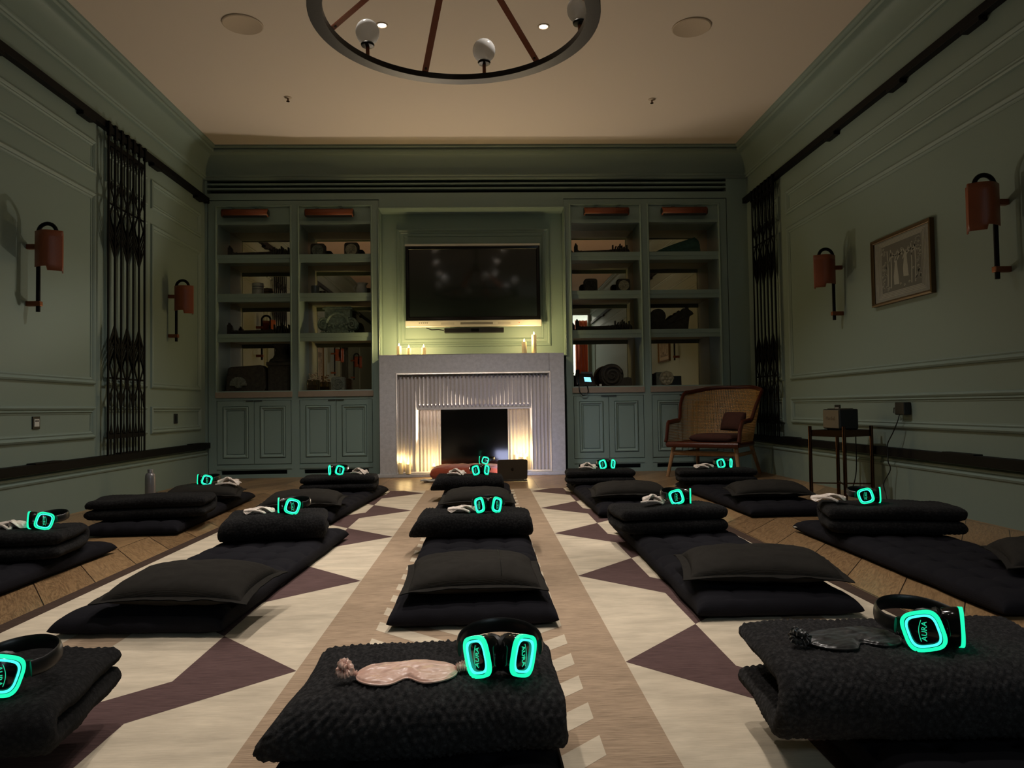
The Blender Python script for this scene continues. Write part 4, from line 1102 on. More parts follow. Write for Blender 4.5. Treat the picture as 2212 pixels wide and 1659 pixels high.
def Fc(u, v):
    i = min(int(u * N), N - 1); f = u * N - i
    T = Vector(pts_top[i]).lerp(Vector(pts_top[i + 1]), f); B = Vector(pts_bot[i]).lerp(Vector(pts_bot[i + 1]), f)
    p = B.lerp(T, v)
    return tuple(p)
m.grid(Fc, N, nv)
o = m.build('cane_back', M_CANE, ch, smooth=True)
uvl = o.data.uv_layers.new(name='UVMap')
import itertools
bl = [0.0]
for i in range(N): bl.append(bl[-1] + (Vector(pts_top[i + 1]) - Vector(pts_top[i])).length * .5 + (Vector(pts_bot[i + 1]) - Vector(pts_bot[i])).length * .5)
vuv = {}
for i in range(N + 1):
    for j in range(nv + 1):
        p = Fc(i / N, j / nv); vuv[(round(p[0], 4), round(p[1], 4), round(p[2], 4))] = (bl[i] * .85, (p[2] - .335) * 1.75)
for lp in o.data.loops:
    c = o.data.vertices[lp.vertex_index].co; uvl.data[lp.index].uv = vuv.get((round(c.x, 4), round(c.y, 4), round(c.z, 4)), (0, 0))
rail_ = [(x, y, .335) for x, y, _ in pts_bot] 
m = MB(); m.tube(rail_ , .024, 10, flat=(1.0, .8)); m.tube([pts_bot[0], (-.17, -.375, .335), (.17, -.375, .335), pts_bot[-1]], .024, 10, flat=(1.2, .8)); m.build('seat_rail', M_WOODD, ch, smooth=True)
MB().prism([(p[0], p[1]) for p in pts_bot], XY, .325, .345).build('seat_board', M_CANE_SEAT if 'M_CANE_SEAT' in globals() else M_WOODD, ch)
for sx in (-1, 1):
    MB().tube([(sx * .30, -.29, .325), (sx * .35, -.345, 0)], [.021, .015], 12).build('leg', M_WOODL, ch, smooth=True)
    MB().tube([(sx * .27, .22, .325), (sx * .32, .34, 0)], [.021, .015], 12).build('leg', M_WOODL, ch, smooth=True)
    MB().tube([(sx * .312, -.30, .235), (sx * .285, .25, .235)], .013, 8, flat=(1.5, .8)).build('stretcher', M_WOODL, ch, smooth=True)
MB().tube([(-.318, -.305, .245), (.318, -.305, .245)], .016, 8, flat=(1.5, .8)).build('front_stretcher', M_WOODL, ch, smooth=True)
CHP, CHR = (2.405, 7.70, 0), math.radians(-38)
place(ch, CHP, CHR, 0, 0, (1.08, 1.08, 1.0))
def pad(a, b, h, p, nu=28, nv_=28):
    def top(u, v): 
        x, y = 2 * u - 1, 2 * v - 1
        r = max(0.0, 1 - abs(x) ** p) * max(0.0, 1 - abs(y) ** p); return (x * a, y * b, h * (r ** .38))
    m = MB(); m.grid(lambda u, v: top(ez(u), ez(v)), nu, nv_); m.grid(lambda u, v: (top(ez(u), ez(v))[0], top(ez(u), ez(v))[1], -top(ez(u), ez(v))[2]), nu, nv_); return m
c_ = pad(.225, .175, .046, 5).build('seat_cushion', M_DKRED, None, smooth=True); tag(c_, 'russet seat cushion lying on the cane armchair', 'cushion')
Rm = Matrix.Rotation(CHR, 3, 'Z'); place(c_, Vector(CHP) + Rm @ Vector((.03, -.06, .396)), CHR)
c_ = pad(.15, .10, .055, 3).build('back_pillow', M_DKRED, None, smooth=True); tag(c_, 'small russet pillow leaning in the right side of the cane armchair', 'pillow')
place(c_, Vector(CHP) + Rm @ Vector((.17, .07, .560)), CHR - .5, rx=math.radians(68))
# ------------------------------------------------------------------ rug (pattern = faces of one mesh, four yarn colours)
RY0, RY1 = -1.4, 6.68
m = MB(); H0, H1, H2 = .0095, .0100, .0105
m.cur = 3; m.box(-1.70, 1.455, RY0, RY1, .0005, H0)
def q(mi, pts, z): m.cur = mi; m.add([(x, y, z) for x, y in pts], [tuple(range(len(pts)))])
q(1, [(-1.635, RY0), (1.39, RY0), (1.39, RY1), (-1.635, RY1)], H0 + .0002)
q(0, [(-1.36, RY0), (-1.18, RY0), (-1.18, RY1), (-1.36, RY1)], H1); q(0, [(1.0, RY0), (1.14, RY0), (1.14, RY1), (1.0, RY1)], H1)
q(0, [(-.54, RY0), (.39, RY0), (.39, RY1), (-.54, RY1)], H1)
def clip(pts):
    out = []
    for i in range(len(pts)):
        a, b = pts[i], pts[(i + 1) % len(pts)]
        if a[1] <= RY1: out.append(a)
        if (a[1] <= RY1) != (b[1] <= RY1):
            f = (RY1 - a[1]) / (b[1] - a[1]); out.append((a[0] + f * (b[0] - a[0]), RY1))
    return out
T0, TP_ = 2.125, 1.085
for k in range(-4, 5):
    y = T0 + TP_ * k
    if y < RY0 + .4: continue
    for xa, xb, xc in ((.39, .69, 1.0), (-.54, -.86, -1.18)):
        for P_ in ([(xa, y), (xb, y + .345), (xb, y - .325)], [(xb, y + .345), (xc, y + .345 + .345), (xb, y + 1.03)]):
            c = clip(P_)
            if len(c) > 2: q(2, c, H1 + .0001)
xc_ = -.06
yy = RY0 + .1
while yy < RY1 - .3:
    for sg, xe in ((1, .243), (-1, -.372)):
        dx = abs(xe - xc_)
        q(1, [(xc_, yy), (xe, yy + dx * .98), (xe, yy + dx * .98 + .095), (xc_, yy + .095)], H2)
    yy += .1835
o = m.build('area_rug', M_RUG, None, org=(-.12, 2.6, 0)); tag(o, 'large tan, cream and aubergine geometric rug in the middle of the floor', 'rug')

# ------------------------------------------------------------------ masters for the sleeping places
MH = .085
def make_mat():
    a, b = .285, .90
    NX, NY = 84, 200; tx, ty = 4, 12
    def prof(u, v):
        x, y = 2 * u - 1, 2 * v - 1
        e = (max(0, 1 - abs(x) ** 10) * max(0, 1 - abs(y) ** 22)) ** .46
        px, py = (u * tx) % 1 - .5, (v * ty) % 1 - .5
        # tufts sit on the lattice corners
        cx, cy = (.5 - abs(px)) * (2 * a / tx), (.5 - abs(py)) * (2 * b / ty)
        d = math.hypot(cx, cy)
        inx = .02 < u < .98 and .015 < v < .985
        tuft = (.60 * math.exp(-(d / .026) ** 1.6) + .17 * math.exp(-abs(cx) / .013) + .15 * math.exp(-abs(cy) / .013)) if inx else 0
        n = noise.noise(Vector((u * 9, v * 27, 3.1))) * .035
        wr = .10 * max(0, noise.noise(Vector((v * 46, x, 2)))) * math.exp(-((1 - abs(x)) / .10)) + .26 * noise.noise(Vector((u * 11, y, 5))) * math.exp(-((1 - abs(y)) / .05))
        return e, max(.05, 1 - .62 * min(1, tuft) + n + wr)
    def P(u, v, top):
        x, y = 2 * u - 1, 2 * v - 1
        e, h = prof(u, v)
        pinch = 1 - .035 * (1 - abs(x) ** 3) * (abs(y) ** 10)
        sx = 1 - .030 * (1 - abs(y) ** 6)
        X, Y = x * a * sx, y * b * (1 - .010 * (1 - abs(x) ** 4))
        X += .006 * noise.noise(Vector((x * 2, y * 5, 0))); Y += .006 * noise.noise(Vector((x * 5, y, 7)))
        zc = .026
        return (X, Y, zc + e * ((MH - .004 - zc) * h) if top else zc - e * (zc - .0005) * min(1, .85 + .15 * h))
    m = MB(); m.grid(lambda u, v: P(ez(u), ez(v), True), NX, NY); m.grid(lambda u, v: P(ez(u), ez(v), False), NX, NY)
    return m
def make_pillow(a=.225, b=.172, h=.064, fl=.022, flap=False, seed=1):
    def P(u, v, s_):
        x, y = 2 * u - 1, 2 * v - 1
        r = max(0.0, 1 - abs(x) ** 2.6) * max(0.0, 1 - abs(y) ** 2.6)
        n = .007 * noise.noise(Vector((x * 3 + seed, y * 3, 1))) + .0025 * noise.noise(Vector((x * 11, y * 9, seed)))
        bow = 1 - .055 * (1 - abs(x) ** 2) * abs(y) ** 4; bow2 = 1 - .045 * (1 - abs(y) ** 2) * abs(x) ** 4
        z = s_ * h * (r ** .42) + n * (r ** .5)
        droop = .012 * (abs(x) * abs(y)) ** 3
        return (x * a * bow2, y * b * bow, z - droop)
    m = MB()
    m.grid(lambda u, v: P(ez(u), ez(v), 1), 44, 36); m.grid(lambda u, v: P(ez(u), ez(v), -.75), 44, 36)
    # flange: flat strip outside the seam
    f = MB()
    def FP(u, v, dz):
        q_ = u * 4; s_ = int(q_) % 4; w = q_ - int(q_); w = 2 * w - 1
        x, y = [(w, -1), (1, w), (-w, 1), (-1, -w)][s_]
        bow = 1 - .055 * (1 - abs(x) ** 2) * abs(y) ** 4; bow2 = 1 - .045 * (1 - abs(y) ** 2) * abs(x) ** 4
        k = 1 + v * fl / min(a, b) * .9
        wv = .006 * v * noise.noise(Vector((u * 30, seed, 0)))
        return (x * a * bow2 * k, y * b * bow * k, -.012 * (abs(x) * abs(y)) ** 3 + dz + wv - .004 * v)
    f.grid(lambda u, v: FP(u, v, .0015), 112, 3, True); f.grid(lambda u, v: FP(u, v, -.0015), 112, 3, True)
    return m, f
def make_blanket(w, d, h, style, seed, step=.006, nub=.0035, pitch=.016, flare=0.0, tshare=.44):
    """a thick plush sheet folded over itself; the path runs in (y,z)"""
    t = h * tshare; r = h / 2
    P = []
    def line(a, b):
        n = max(2, int(math.hypot(b[0] - a[0], b[1] - a[1]) / step))
        for i in range(n): P.append((a[0] + (b[0] - a[0]) * i / n, a[1] + (b[1] - a[1]) * i / n))
    R = r - t / 2; zt, zb = h - t / 2, t / 2
    if style == 'C':        # round fold toward the viewer, loose ends behind
        line((d, zt), (r, zt)); n = max(8, int(PI * r / step))
        for i in range(n): q_ = PI * i / n; P.append((r - R * sin(q_), r + R * cos(q_)))
        line((r, zb), (d, zb)); P.append((d, zb))
    else:                   # two lobes toward the viewer, fold behind
        line((t * .5, zt), (d - r, zt)); n = max(8, int(PI * r / step))
        for i in range(n): q_ = PI * i / n; P.append((d - r + R * sin(q_), r + R * cos(q_)))
        line((d - r, zb), (t * .35, zb)); P.append((t * .35, zb))
    m_ = len(P); nrm = []
    for i in range(m_):
        a, b = P[max(0, i - 1)], P[min(m_ - 1, i + 1)]; dy, dz = b[0] - a[0], b[1] - a[1]; L = math.hypot(dy, dz) or 1
        nrm.append((-dz / L, dy / L))
    nx = max(10, int(w / step)); ne = 6
    ring = []
    for s_ in (1, -1):
        rng = range(m_) if s_ == 1 else range(m_ - 1, -1, -1)
        for i in rng: ring.append((i, s_, 0))
        # rounded sheet edge
        i = m_ - 1 if s_ == 1 else 0
        tx_, tz_ = (nrm[i][1], -nrm[i][0]) if s_ == 1 else (-nrm[i][1], nrm[i][0])
        for k in range(1, ne): ring.append((i, s_ * cos(PI * k / ne), sin(PI * k / ne) if s_ == 1 else -sin(PI * k / ne)))
    n_r = len(ring); vs = []; acc = [0.0]
    sgn = 1
    for i in range(1, m_): acc.append(acc[-1] + math.hypot(P[i][0] - P[i - 1][0], P[i][1] - P[i - 1][1]))
    for ix in range(nx + 1):
        u = ix / nx; e = min(u, 1 - u) * w
        rt = min(1.0, math.sqrt(max(0.02, 1 - (1 - min(1, e / (t * .5))) ** 2)))      # round the sheet's side edges
        X = (u - .5) * w
        for (i, a, b) in ring:
            y, z = P[i]; ny, nz = nrm[i]
            tt = t / 2 * rt
            yy = y + ny * a * tt + nz * b * tt; zz = z + nz * a * tt - ny * b * tt
            s_ = acc[i]
            n1 = noise.noise(Vector((X * 5 + seed * 3.7, yy * 6, zz * 9)))
            n2 = noise.noise(Vector((X * 17, yy * 19 + seed, zz * 21)))
            dg = abs(sin(PI * (X + s_) / pitch)) * abs(sin(PI * (X - s_) / pitch))
            dsp = nub * (dg - .4) + .0045 * n1 * 1.4 + .003 * n2
            rn = noise.noise(Vector((X * 160, s_ * 160, a * 3 + seed))) * nub * .7
            dsp += rn
            yy += (ny * a + nz * b) * dsp; zz += (nz * a - ny * b) * dsp
            top = max(0.0, zz / h)
            zz *= 1 - .07 * (abs(2 * u - 1) ** 3) * top + .05 * n1 * top
            XX = X + noise.noise(Vector((yy * 8, zz * 10, seed + (0 if u < .5 else 9)))) * .012 * (abs(2 * u - 1) ** 2)
            XX += (-1 if u < .5 else .15) * flare * (abs(2 * u - 1) ** 2) * (1 - top) * max(0, 1 - yy / d)
            yy += .012 * noise.noise(Vector((X * 3, seed, 0))) + .02 * (abs(2 * u - 1) ** 3) * (.5 if style == 'C' else .2)
            vs.append((XX, yy, max(.0012, zz)))
    mb = MB(); fs = []
    for ix in range(nx):
        for k in range(n_r):
            l = (k + 1) % n_r
            fs.append((ix * n_r + k, ix * n_r + l, (ix + 1) * n_r + l, (ix + 1) * n_r + k))
    # end caps: strips between the two faces of the sheet
    for base in (0, nx * n_r):
        o_ = [k for k in range(m_)]; inn = [m_ + ne - 1 + (m_ - 1 - k) for k in range(m_)]
        for k in range(m_ - 1): fs.append((base + o_[k], base + o_[k + 1], base + inn[k + 1], base + inn[k]))
        fs.append(tuple(base + z_ for z_ in range(m_ - 1, m_ + ne)))
        fs.append(tuple(base + z_ % n_r for z_ in list(range(2 * m_ + ne - 2, n_r)) + [0]))
    mb.add(vs, fs); return mb

def make_headphones(label, group):
    t = lthing('headphones', label, 'headphones', group)
    AN = math.radians(52)
    band = [(-.078, .028, .046), (-.081, .04, .047)] + [(-.081 * cos(PI * k / 24), .052 + .078 * sin(PI * k / 24), .047 + .014 * sin(PI * k / 24)) for k in range(25)] + [(.081, .04, .047), (.078, .028, .046)]
    MB().tube(band, .016, 12, flat=(1.0, .28)).build('headband', M_BLACKPL, t, smooth=True)
    for sx in (-1, 1):
        n = Vector((sx * sin(AN), -cos(AN), 0)); s_ = Vector((cos(AN), sx * sin(AN), 0)); z = Vector((0, 0, 1))
        c = Vector((sx * .035, .0, .041))
        tilt = -sx * math.radians(18)
        def W(u, v, w, c=c, n=n, s_=s_, z=z): return tuple(c + s_ * u + z * v + n * w)
        def loft(m, secs, p=3.0, N=36, rot=0.0, cap=True):
            vs = []
            for a, b, w in secs:
                for (x, y) in sell(a, b, p, N):
                    vs.append(W(x * cos(rot) - y * sin(rot), x * sin(rot) + y * cos(rot), w))
            k = len(secs); fs = [(i * N + j, i * N + (j + 1) % N, (i + 1) * N + (j + 1) % N, (i + 1) * N + j) for i in range(k - 1) for j in range(N)]
            if cap: fs += [tuple(range(N)), tuple((k - 1) * N + j for j in range(N))]
            m.add(vs, fs)
        m = MB(); loft(m, [(.029, .030, -.024), (.033, .034, -.021), (.036, .037, -.009), (.0375, .0385, .004), (.0365, .0375, .010), (.0345, .0355, .0115)], 2.8, 40, tilt)
        cup = m.build('ear_cup', M_GLOSSBLK, t, smooth=True)
        m = MB(); vs = []; N = 40
        for k, (a, w) in enumerate([(.022, -.024), (.031, -.025), (.0335, -.030), (.031, -.037), (.024, -.039), (.018, -.034)]):
            for j, (x, y) in enumerate(sell(a, a * 1.03, 2.4, N)):
                e = 1 + .022 * (j % 2) * (1 if k in (2, 3) else 0); vs.append(W(x * e, y * e, w))
        m.add(vs, [(i * N + j, i * N + (j + 1) % N, (i + 1) * N + (j + 1) % N, (i + 1) * N + j) for i in range(5) for j in range(N)] + [tuple(range(5 * N, 6 * N))])
        m.build('ear_pad', M_BLACKPL, cup, smooth=True)
        def ring(a0, b0, a1, b1, w0, w1, mt, nm):
            m = MB(); vs = []; N = 44
            for a, b, w in ((a0, b0, w0), (a0, b0, w1), (a1, b1, w1), (a1, b1, w0)):
                for (x, y) in sell(a, b, 3.4, N): vs.append(W(x * cos(tilt) - y * sin(tilt), x * sin(tilt) + y * cos(tilt), w))
            m.add(vs, [(i * N + j, i * N + (j + 1) % N, ((i + 1) % 4) * N + (j + 1) % N, ((i + 1) % 4) * N + j) for i in range(4) for j in range(N)])
            m.build(nm, mt, cup)
        ring(.0372, .0388, .0312, .0328, .008, .0150, M_RING_G, 'outer_light_ring')
        ring(.0294, .0310, .0254, .0270, .008, .0142, M_RING_C, 'inner_light_ring')
        vs, fs = text_mesh('AURA', .0145, .0004)
        # letter tops point to the headband side
        if sx < 0: R_ = lambda a, b, c_: W(-b * .95 + .002, a, .0128 + c_)
        else: R_ = lambda a, b, c_: W(b * .95 - .002, -a, .0128 + c_)
        m = MB(); m.add([R_(a, b, c_) for a, b, c_ in vs], fs)
        pa = [R_(-.021 + .042 * k / 14, .0062 + .0045 * sin(PI * k / 14), 0) for k in range(15)]
        m.tube(pa, .0006, 5)
        m.build('logo', M_LOGO_G, cup)
        m = MB(); m.add([W(sx * .040, -.016, -.002), W(sx * .040, .016, -.002), W(sx * .055, .013, -.010), W(sx * .055, -.013, -.010), W(sx * .036, -.016, -.016), W(sx * .036, .016, -.016), W(sx * .050, .013, -.022), W(sx * .050, -.013, -.022)],
                        [(0, 1, 2, 3), (7, 6, 5, 4), (0, 4, 5, 1), (1, 5, 6, 2), (2, 6, 7, 3), (3, 7, 4, 0)])
        m.build('yoke', M_YOKE, t)
    return t
def make_mask(label, group, mt, crumple=0.0, seed=0, knots=True):
    NX, NY = 60, 22
    def P(u, v, s_):
        x = 2 * u - 1
        e = max(0.0, 1 - abs(x) ** 3.2) ** .5
        top = .040 * e + .004 * e * cos(x * 3); bot = -.046 * e + .024 * math.exp(-(x / .22) ** 2)
        y = bot + (top - bot) * v
        ed = (max(0, 1 - abs(2 * v - 1) ** 4) * max(0, 1 - abs(x) ** 6)) ** .5
        n = noise.noise(Vector((x * 2.2 + seed, v * 5, 0))) * .45 + noise.noise(Vector((x * 5, v * 14, seed))) * .25
        z = .005 + s_ * (.0075 * ed * (1 + .6 * n)) + (0.004 * n * ed if s_ > 0 else 0)
        X = x * .094
        if crumple:
            z += crumple * (.020 + .022 * sin(x * 3.4 + seed) * (1 - v)) + crumple * .012 * abs(sin(v * 5 + x * 4)); X *= 1 - .32 * crumple; y *= 1 - .25 * crumple
        return (X, y, max(.0008, z))
    m = MB(); m.grid(lambda u, v: P(ez(u), ez(v), 1), NX, NY); m.grid(lambda u, v: P(ez(u), ez(v), -.55), NX, NY)
    o = m.build('eye_mask', mt, None, smooth=True); tag(o, label, 'eye mask', group)
    e = MB()
    eg = [P(k / 40, 0, 0) for k in range(41)] + [P(1 - k / 40, 1, 0) for k in range(1, 40)]
    e.tube([(a, b, max(.0025, c)) for a, b, c in eg], .0018, 6, True); e.build('piping', mt, o, smooth=True)
    if knots:
        s = MB()
        base = [(-.092, -.002, .008), (-.108, -.004, .012), (-.120, .004, .020), (-.126, -.004, .012), (-.112, -.012, .010), (-.100, -.012, .018), (-.112, .004, .026), (-.122, -.006, .026), (-.110, -.012, .022)]
        s.tube(smooth_path(base, 8), [.0050 + .0014 * sin(k * 2.4) for k in range(65)], 8)
        s.build('scrunched_knot', mt, o, smooth=True)
        for dy in (.006, -.008):
            s = MB()
            b2 = [(.092, dy * .5, .008), (.105, dy, .012), (.120, dy * 1.2 - .004, .010), (.135, dy - .006, .009)]
            s.tube(smooth_path(b2, 9), [.0052 + .0016 * sin(k * 2.6) for k in range(28)], 8)
            s.build('strap', mt, o, smooth=True)
    else:
        s = MB()
        b2 = [(-.075, 0, .014), (-.04, -.03, .022), (.0, -.045, .020), (.03, -.05, .008), (.02, -.03, .014), (.0, -.01, .026), (.05, .005, .026), (.075, 0, .014)]
        s.tube(smooth_path(b2, 7), [.0058 + .0012 * sin(k * 2.3) for k in range(50)], 7)
        s.build('strap', mt, o, smooth=True)
    return o

# ------------------------------------------------------------------ the thirteen sleeping places
W_ = {
 'FL': 'cut off at the lower left of the photo', 'FC': 'nearest the viewer on the centre of the rug', 'FR': 'at the lower right corner of the photo',
 'FLm': 'beside the left wall, second place from the fireplace', 'LM': 'left of the rug centre, second row', 'CM': 'on the centre stripe of the rug, second row', 'RM': 'right of the rug centre, second row', 'FRm': 'near the right wall below the side table',
 'FLb': 'behind the water bottle side, by the left wall', 'BL': 'at the far left end of the rug', 'BC': 'at the rug end before the rust cushion', 'BR': 'at the far right end of the rug', 'FRb': 'in front of the cane armchair'}
W_['FLb'] = 'next to the grey water bottle'
K = list(W_)
matp = {'FL': (-1.29, 1.0), 'FC': (-.135, .97), 'FR': (.99, .97), 'FLm': (-2.25, 3.14), 'LM': (-1.105, 3.36), 'CM': (-.05, 3.36), 'RM': (1.0, 3.38), 'FRm': (2.03, 3.34),
        'FLb': (-2.18, 5.42), 'BL': (-1.20, 5.66), 'BC': (-.075, 5.70), 'BR': (1.0, 5.72), 'FRb': (1.97, 5.66)}
ONRUG = ('FL', 'FC', 'FR', 'LM', 'CM', 'RM', 'BL', 'BC', 'BR')
zb = {k: (.0110 if k in ONRUG else .0008) for k in K}
matrz = {'LM': .02, 'RM': -.015, 'FLb': .05, 'FRm': -.02, 'BR': .01, 'FRb': .02}
g = 'black tufted mats laid out in rows'
first = None
def set_mat(o, k):
    ang = {'LM': -.045, 'BL': -.07}.get(k, matrz.get(k, 0)); place(o, (matp[k][0], matp[k][1], zb[k]), ang)
mo = make_mat().build('futon_mat', M_MAT, None, smooth=True, sharp=80)
tg = MB().box(-.292, -.270, .84, .865, .030, .0335).build('care_tag', M_PAPER, mo)
tag(mo, 'black tufted mat ' + W_['FC'], 'mat', g); set_mat(mo, 'FC')
for k in K:
    if k != 'FC': set_mat(dup(mo, 'black tufted mat ' + W_[k]), k)

g = 'charcoal linen pillows on the mats'
pm_, pf_ = make_pillow()
po = pm_.build('pillow', M_LINEN, None, smooth=True); pf_.build('flange', M_LINEN, po, smooth=True)
sm_ = [(.092, -.158 + .316 * k / 20) for k in range(21)]
def pil_top(x, y, a=.225, b=.172, h=.064):
    r = max(0, 1 - abs(x / a) ** 2.6) * max(0, 1 - abs(y / b) ** 2.6); return h * r ** .42
MB().tube([(x, y, pil_top(x, y) + .0012) for x, y in sm_], .0016, 5).build('cover_seam', M_BLACKPL, po)
tag(po, 'charcoal linen pillow with a cross seam, ' + W_['CM'], 'pillow', g)
PZ = MH + .050
place(po, (-.05, 2.70, zb['CM'] + PZ), math.radians(2), math.radians(3))
p2m, p2f = make_pillow(seed=6)
p2 = p2m.build('pillow', M_LINEN, None, smooth=True); p2f.build('flange', M_LINEN, p2, smooth=True)
tag(p2, 'charcoal linen pillow ' + W_['LM'], 'pillow', g); place(p2, (-1.02, 2.64, zb['LM'] + PZ), math.radians(-5), math.radians(3), 0, (1.05, 1, 1))
for k, x, y, r, s_ in (('RM', 1.00, 2.74, -9, (1.15, 1, .95)), ('BC', -.06, 4.98, 0, (1, 1, 1)), ('BL', -1.22, 5.03, 3, (1.08, 1, 1)), ('BR', 1.0, 5.20, -3, (1.12, 1, 1)), ('FRb', 1.98, 5.18, -6, (1.15, 1, 1)), ('FRm', 2.23, 2.80, -20, (1, 1, 1)), ('FLb', -2.13, 5.70, 10, (1.15, 1.05, 1))):
    dup(p2, 'charcoal linen pillow ' + W_[k], (x, y, zb[k] + PZ), math.radians(r), s_, math.radians(2))

g = 'folded black plush blankets on the mats'
BZ = MH + .0015
def put_blanket(k, x, y, rz, mb=None, src=None, s_=1.0, mt=None):
    lab = 'folded black plush blanket ' + W_[k]
    if src is None:
        o = mb.build('folded_blanket', mt or M_PLUSH, None, smooth=True, sharp=180); tag(o, lab, 'blanket', g)
    else: o = dup(src, lab)
    place(o, (x, y, zb[k] + BZ), math.radians(rz), 0, 0, s_); return o
put_blanket('FC', -.108, 1.345, 1.5, make_blanket(.50, .315, .125, 'C', 1, .0032, .0042, .0175, .10), mt=M_PLUSH_LIT)
put_blanket('FR', .865, 1.345, -3, make_blanket(.62, .33, .150, 'C', 2, .0036, .0036, .015, .02, .30), mt=M_PLUSH_LIT)
put_blanket('FL', -1.14, 1.36, 8, make_blanket(.66, .38, .105, 'C', 3, .006, .0035, .016, .04, .485))
b1 = put_blanket('CM', -.065, 3.69, -1, make_blanket(.57, .30, .108, 'C', 4, .0055, .0042, .017, .06))
b2 = put_blanket('LM', -1.05, 3.70, 9, make_blanket(.50, .33, .118, 'C', 5, .0055, .0042, .017, .03))
b3 = put_blanket('RM', .955, 3.70, 6, make_blanket(.56, .36, .125, 'S', 6, .006, .0022, .02, .0, .47))
put_blanket('BC', -.135, 5.80, 0, src=b1, s_=(.93, 1, 1.0))
put_blanket('BL', -1.18, 5.95, 3, src=b3, s_=(1.06, 1, .92))
put_blanket('BR', .95, 6.10, -3, src=b3, s_=(1.03, 1, .90))
put_blanket('FRb', 1.93, 6.10, -6, src=b3, s_=(1.15, 1, .9))
put_blanket('FRm', 2.02, 3.58, -14, src=b3, s_=(1.14, 1.15, 1.05))
put_blanket('FLb', -2.10, 4.66, 9, src=b3, s_=(1.25, 1.15, 1.0))
put_blanket('FLm', -2.26, 3.36, 10, src=b3, s_=(1.25, 1.15, .98))

g = 'silent disco headphones with glowing green rings'
hp = make_headphones('black headphones with green rings ' + W_['FC'], g)
HPOS = {'FC': (.022, 1.432, .125, 0), 'FR': (.895, 1.455, .147, 12), 'FL': (-.965, 1.48, .103, -22), 'LM': (-1.01, 3.80, .118, -28), 'CM': (.008, 3.78, .106, 0), 'RM': (1.015, 3.82, .124, 22),
        'BL': (-1.22, 6.05, .114, -14), 'BC': (-.04, 5.90, .106, 10), 'BR': (1.02, 6.20, .111, 3), 'FRb': (2.02, 6.20, .111, 5), 'FRm': (1.97, 3.74, .131, 16), 'FLm': (-2.06, 3.50, .122, -20), 'FLb': (-2.13, 5.68, .098, -27)}
for k in K:
    x, y, h, r = HPOS[k]; z = zb[k] + BZ + h + .004
    if k == 'FC': place(hp, (x, y, z), math.radians(r))
    else: dup(hp, 'black headphones with green rings ' + W_[k], (x, y, z), math.radians(r))
dup(hp, 'black headphones with glowing green rings on the rust floor cushion', (-.03, 7.83, .150), math.radians(-50))

g = 'satin eye masks laid out with the headphones'
mk = make_mask('blush pink satin eye mask ' + W_['FC'], g, M_SATIN_P)
place(mk, (-.158, 1.458, zb['FC'] + BZ + .127), math.radians(4), 0, 0, (1.04, 1.35, 1.2))
mk2 = make_mask('black satin eye mask ' + W_['FR'], g, M_SATIN_K, 0, 3)
place(mk2, (.748, 1.52, zb['FR'] + BZ + .150), math.radians(10), 0, 0, (1.08, 1.4, 1.2))
mc = make_mask('crumpled ivory satin eye mask ' + W_['CM'], g, M_SATIN_W, .6, 1, False)
place(mc, (-.125, 3.84, zb['CM'] + BZ + .107), math.radians(6))
mc2 = make_mask('crumpled ivory satin eye mask ' + W_['RM'], g, M_SATIN_W, 1.0, 2.2, False)
place(mc2, (.87, 3.86, zb['RM'] + BZ + .126), math.radians(15), 0, 0, .95)
for src, k, x, y, h, r, s_ in ((mc, 'LM', -1.165, 3.86, .117, 12, 1.0), (mc2, 'BL', -1.03, 6.10, .114, -10, 1.0), (mc2, 'BC', -.235, 5.95, .107, 0, 1.0), (mc2, 'BR', .86, 6.24, .112, 5, 1.05), (mc, 'FRb', 1.85, 6.26, .112, -8, 1.1), (mc, 'FLm', -2.20, 3.54, .123, -12, 1.15), (mc2, 'FLb', -1.95, 5.70, .090, 35, 1.25), (mc, 'FRm', 1.80, 3.86, .132, -15, 1.15)):
    dup(src, 'crumpled ivory satin eye mask ' + W_[k], (x, y, zb[k] + BZ + h), math.radians(r), s_)

# ------------------------------------------------------------------ things by the hearth
def cush(a, b, h, seed=0):
    m = MB()
    def P(u, v, s_):
        x, y = 2 * u - 1, 2 * v - 1
        r = (max(0, 1 - abs(x) ** 7) * max(0, 1 - abs(y) ** 7)) ** .40
        n = .010 * noise.noise(Vector((x * 3 + seed, y * 5, 2))) + .006 * noise.noise(Vector((x * 4, y * 14, seed)))
        return (x * a, y * b, h / 2 + s_ * (h / 2 + n * (1 if s_ > 0 else 0)) * r)
    m.grid(lambda u, v: P(ez(u), ez(v), 1), 60, 40); m.grid(lambda u, v: P(ez(u), ez(v), -1), 60, 40); return m
o = cush(.37, .24, .145, 4).build('floor_cushion', M_ORANGE, None, smooth=True); tag(o, 'rust velvet floor cushion in front of the hearth', 'cushion'); place(o, (-.20, 7.80, .001), math.radians(-1))
pp_ = sell(.37, .24, 7, 60); MB().tube([(x * 1.0, y * 1.0, .0725) for x, y in pp_], .005, 6, True).build('piping', M_ORANGE, o, smooth=True)
t = MB()
t.grid(lambda u, v: (-.66 + .16 * u + .02 * v, 7.50 + .13 * v, .004 + .010 * (1 + sin(u * 7 + v * 3)) * .5 + .006 * sin(v * 9)), 20, 16)
o = t.build('folded_cloth', M_PAPER, None, smooth=True, org=(-.58, 7.56, .002)); tag(o, 'small white folded cloth on the floor beside the rust cushion', 'cloth')
s_ = o.modifiers.new('thick', 'SOLIDIFY'); s_.thickness = .012; s_.offset = 1.0

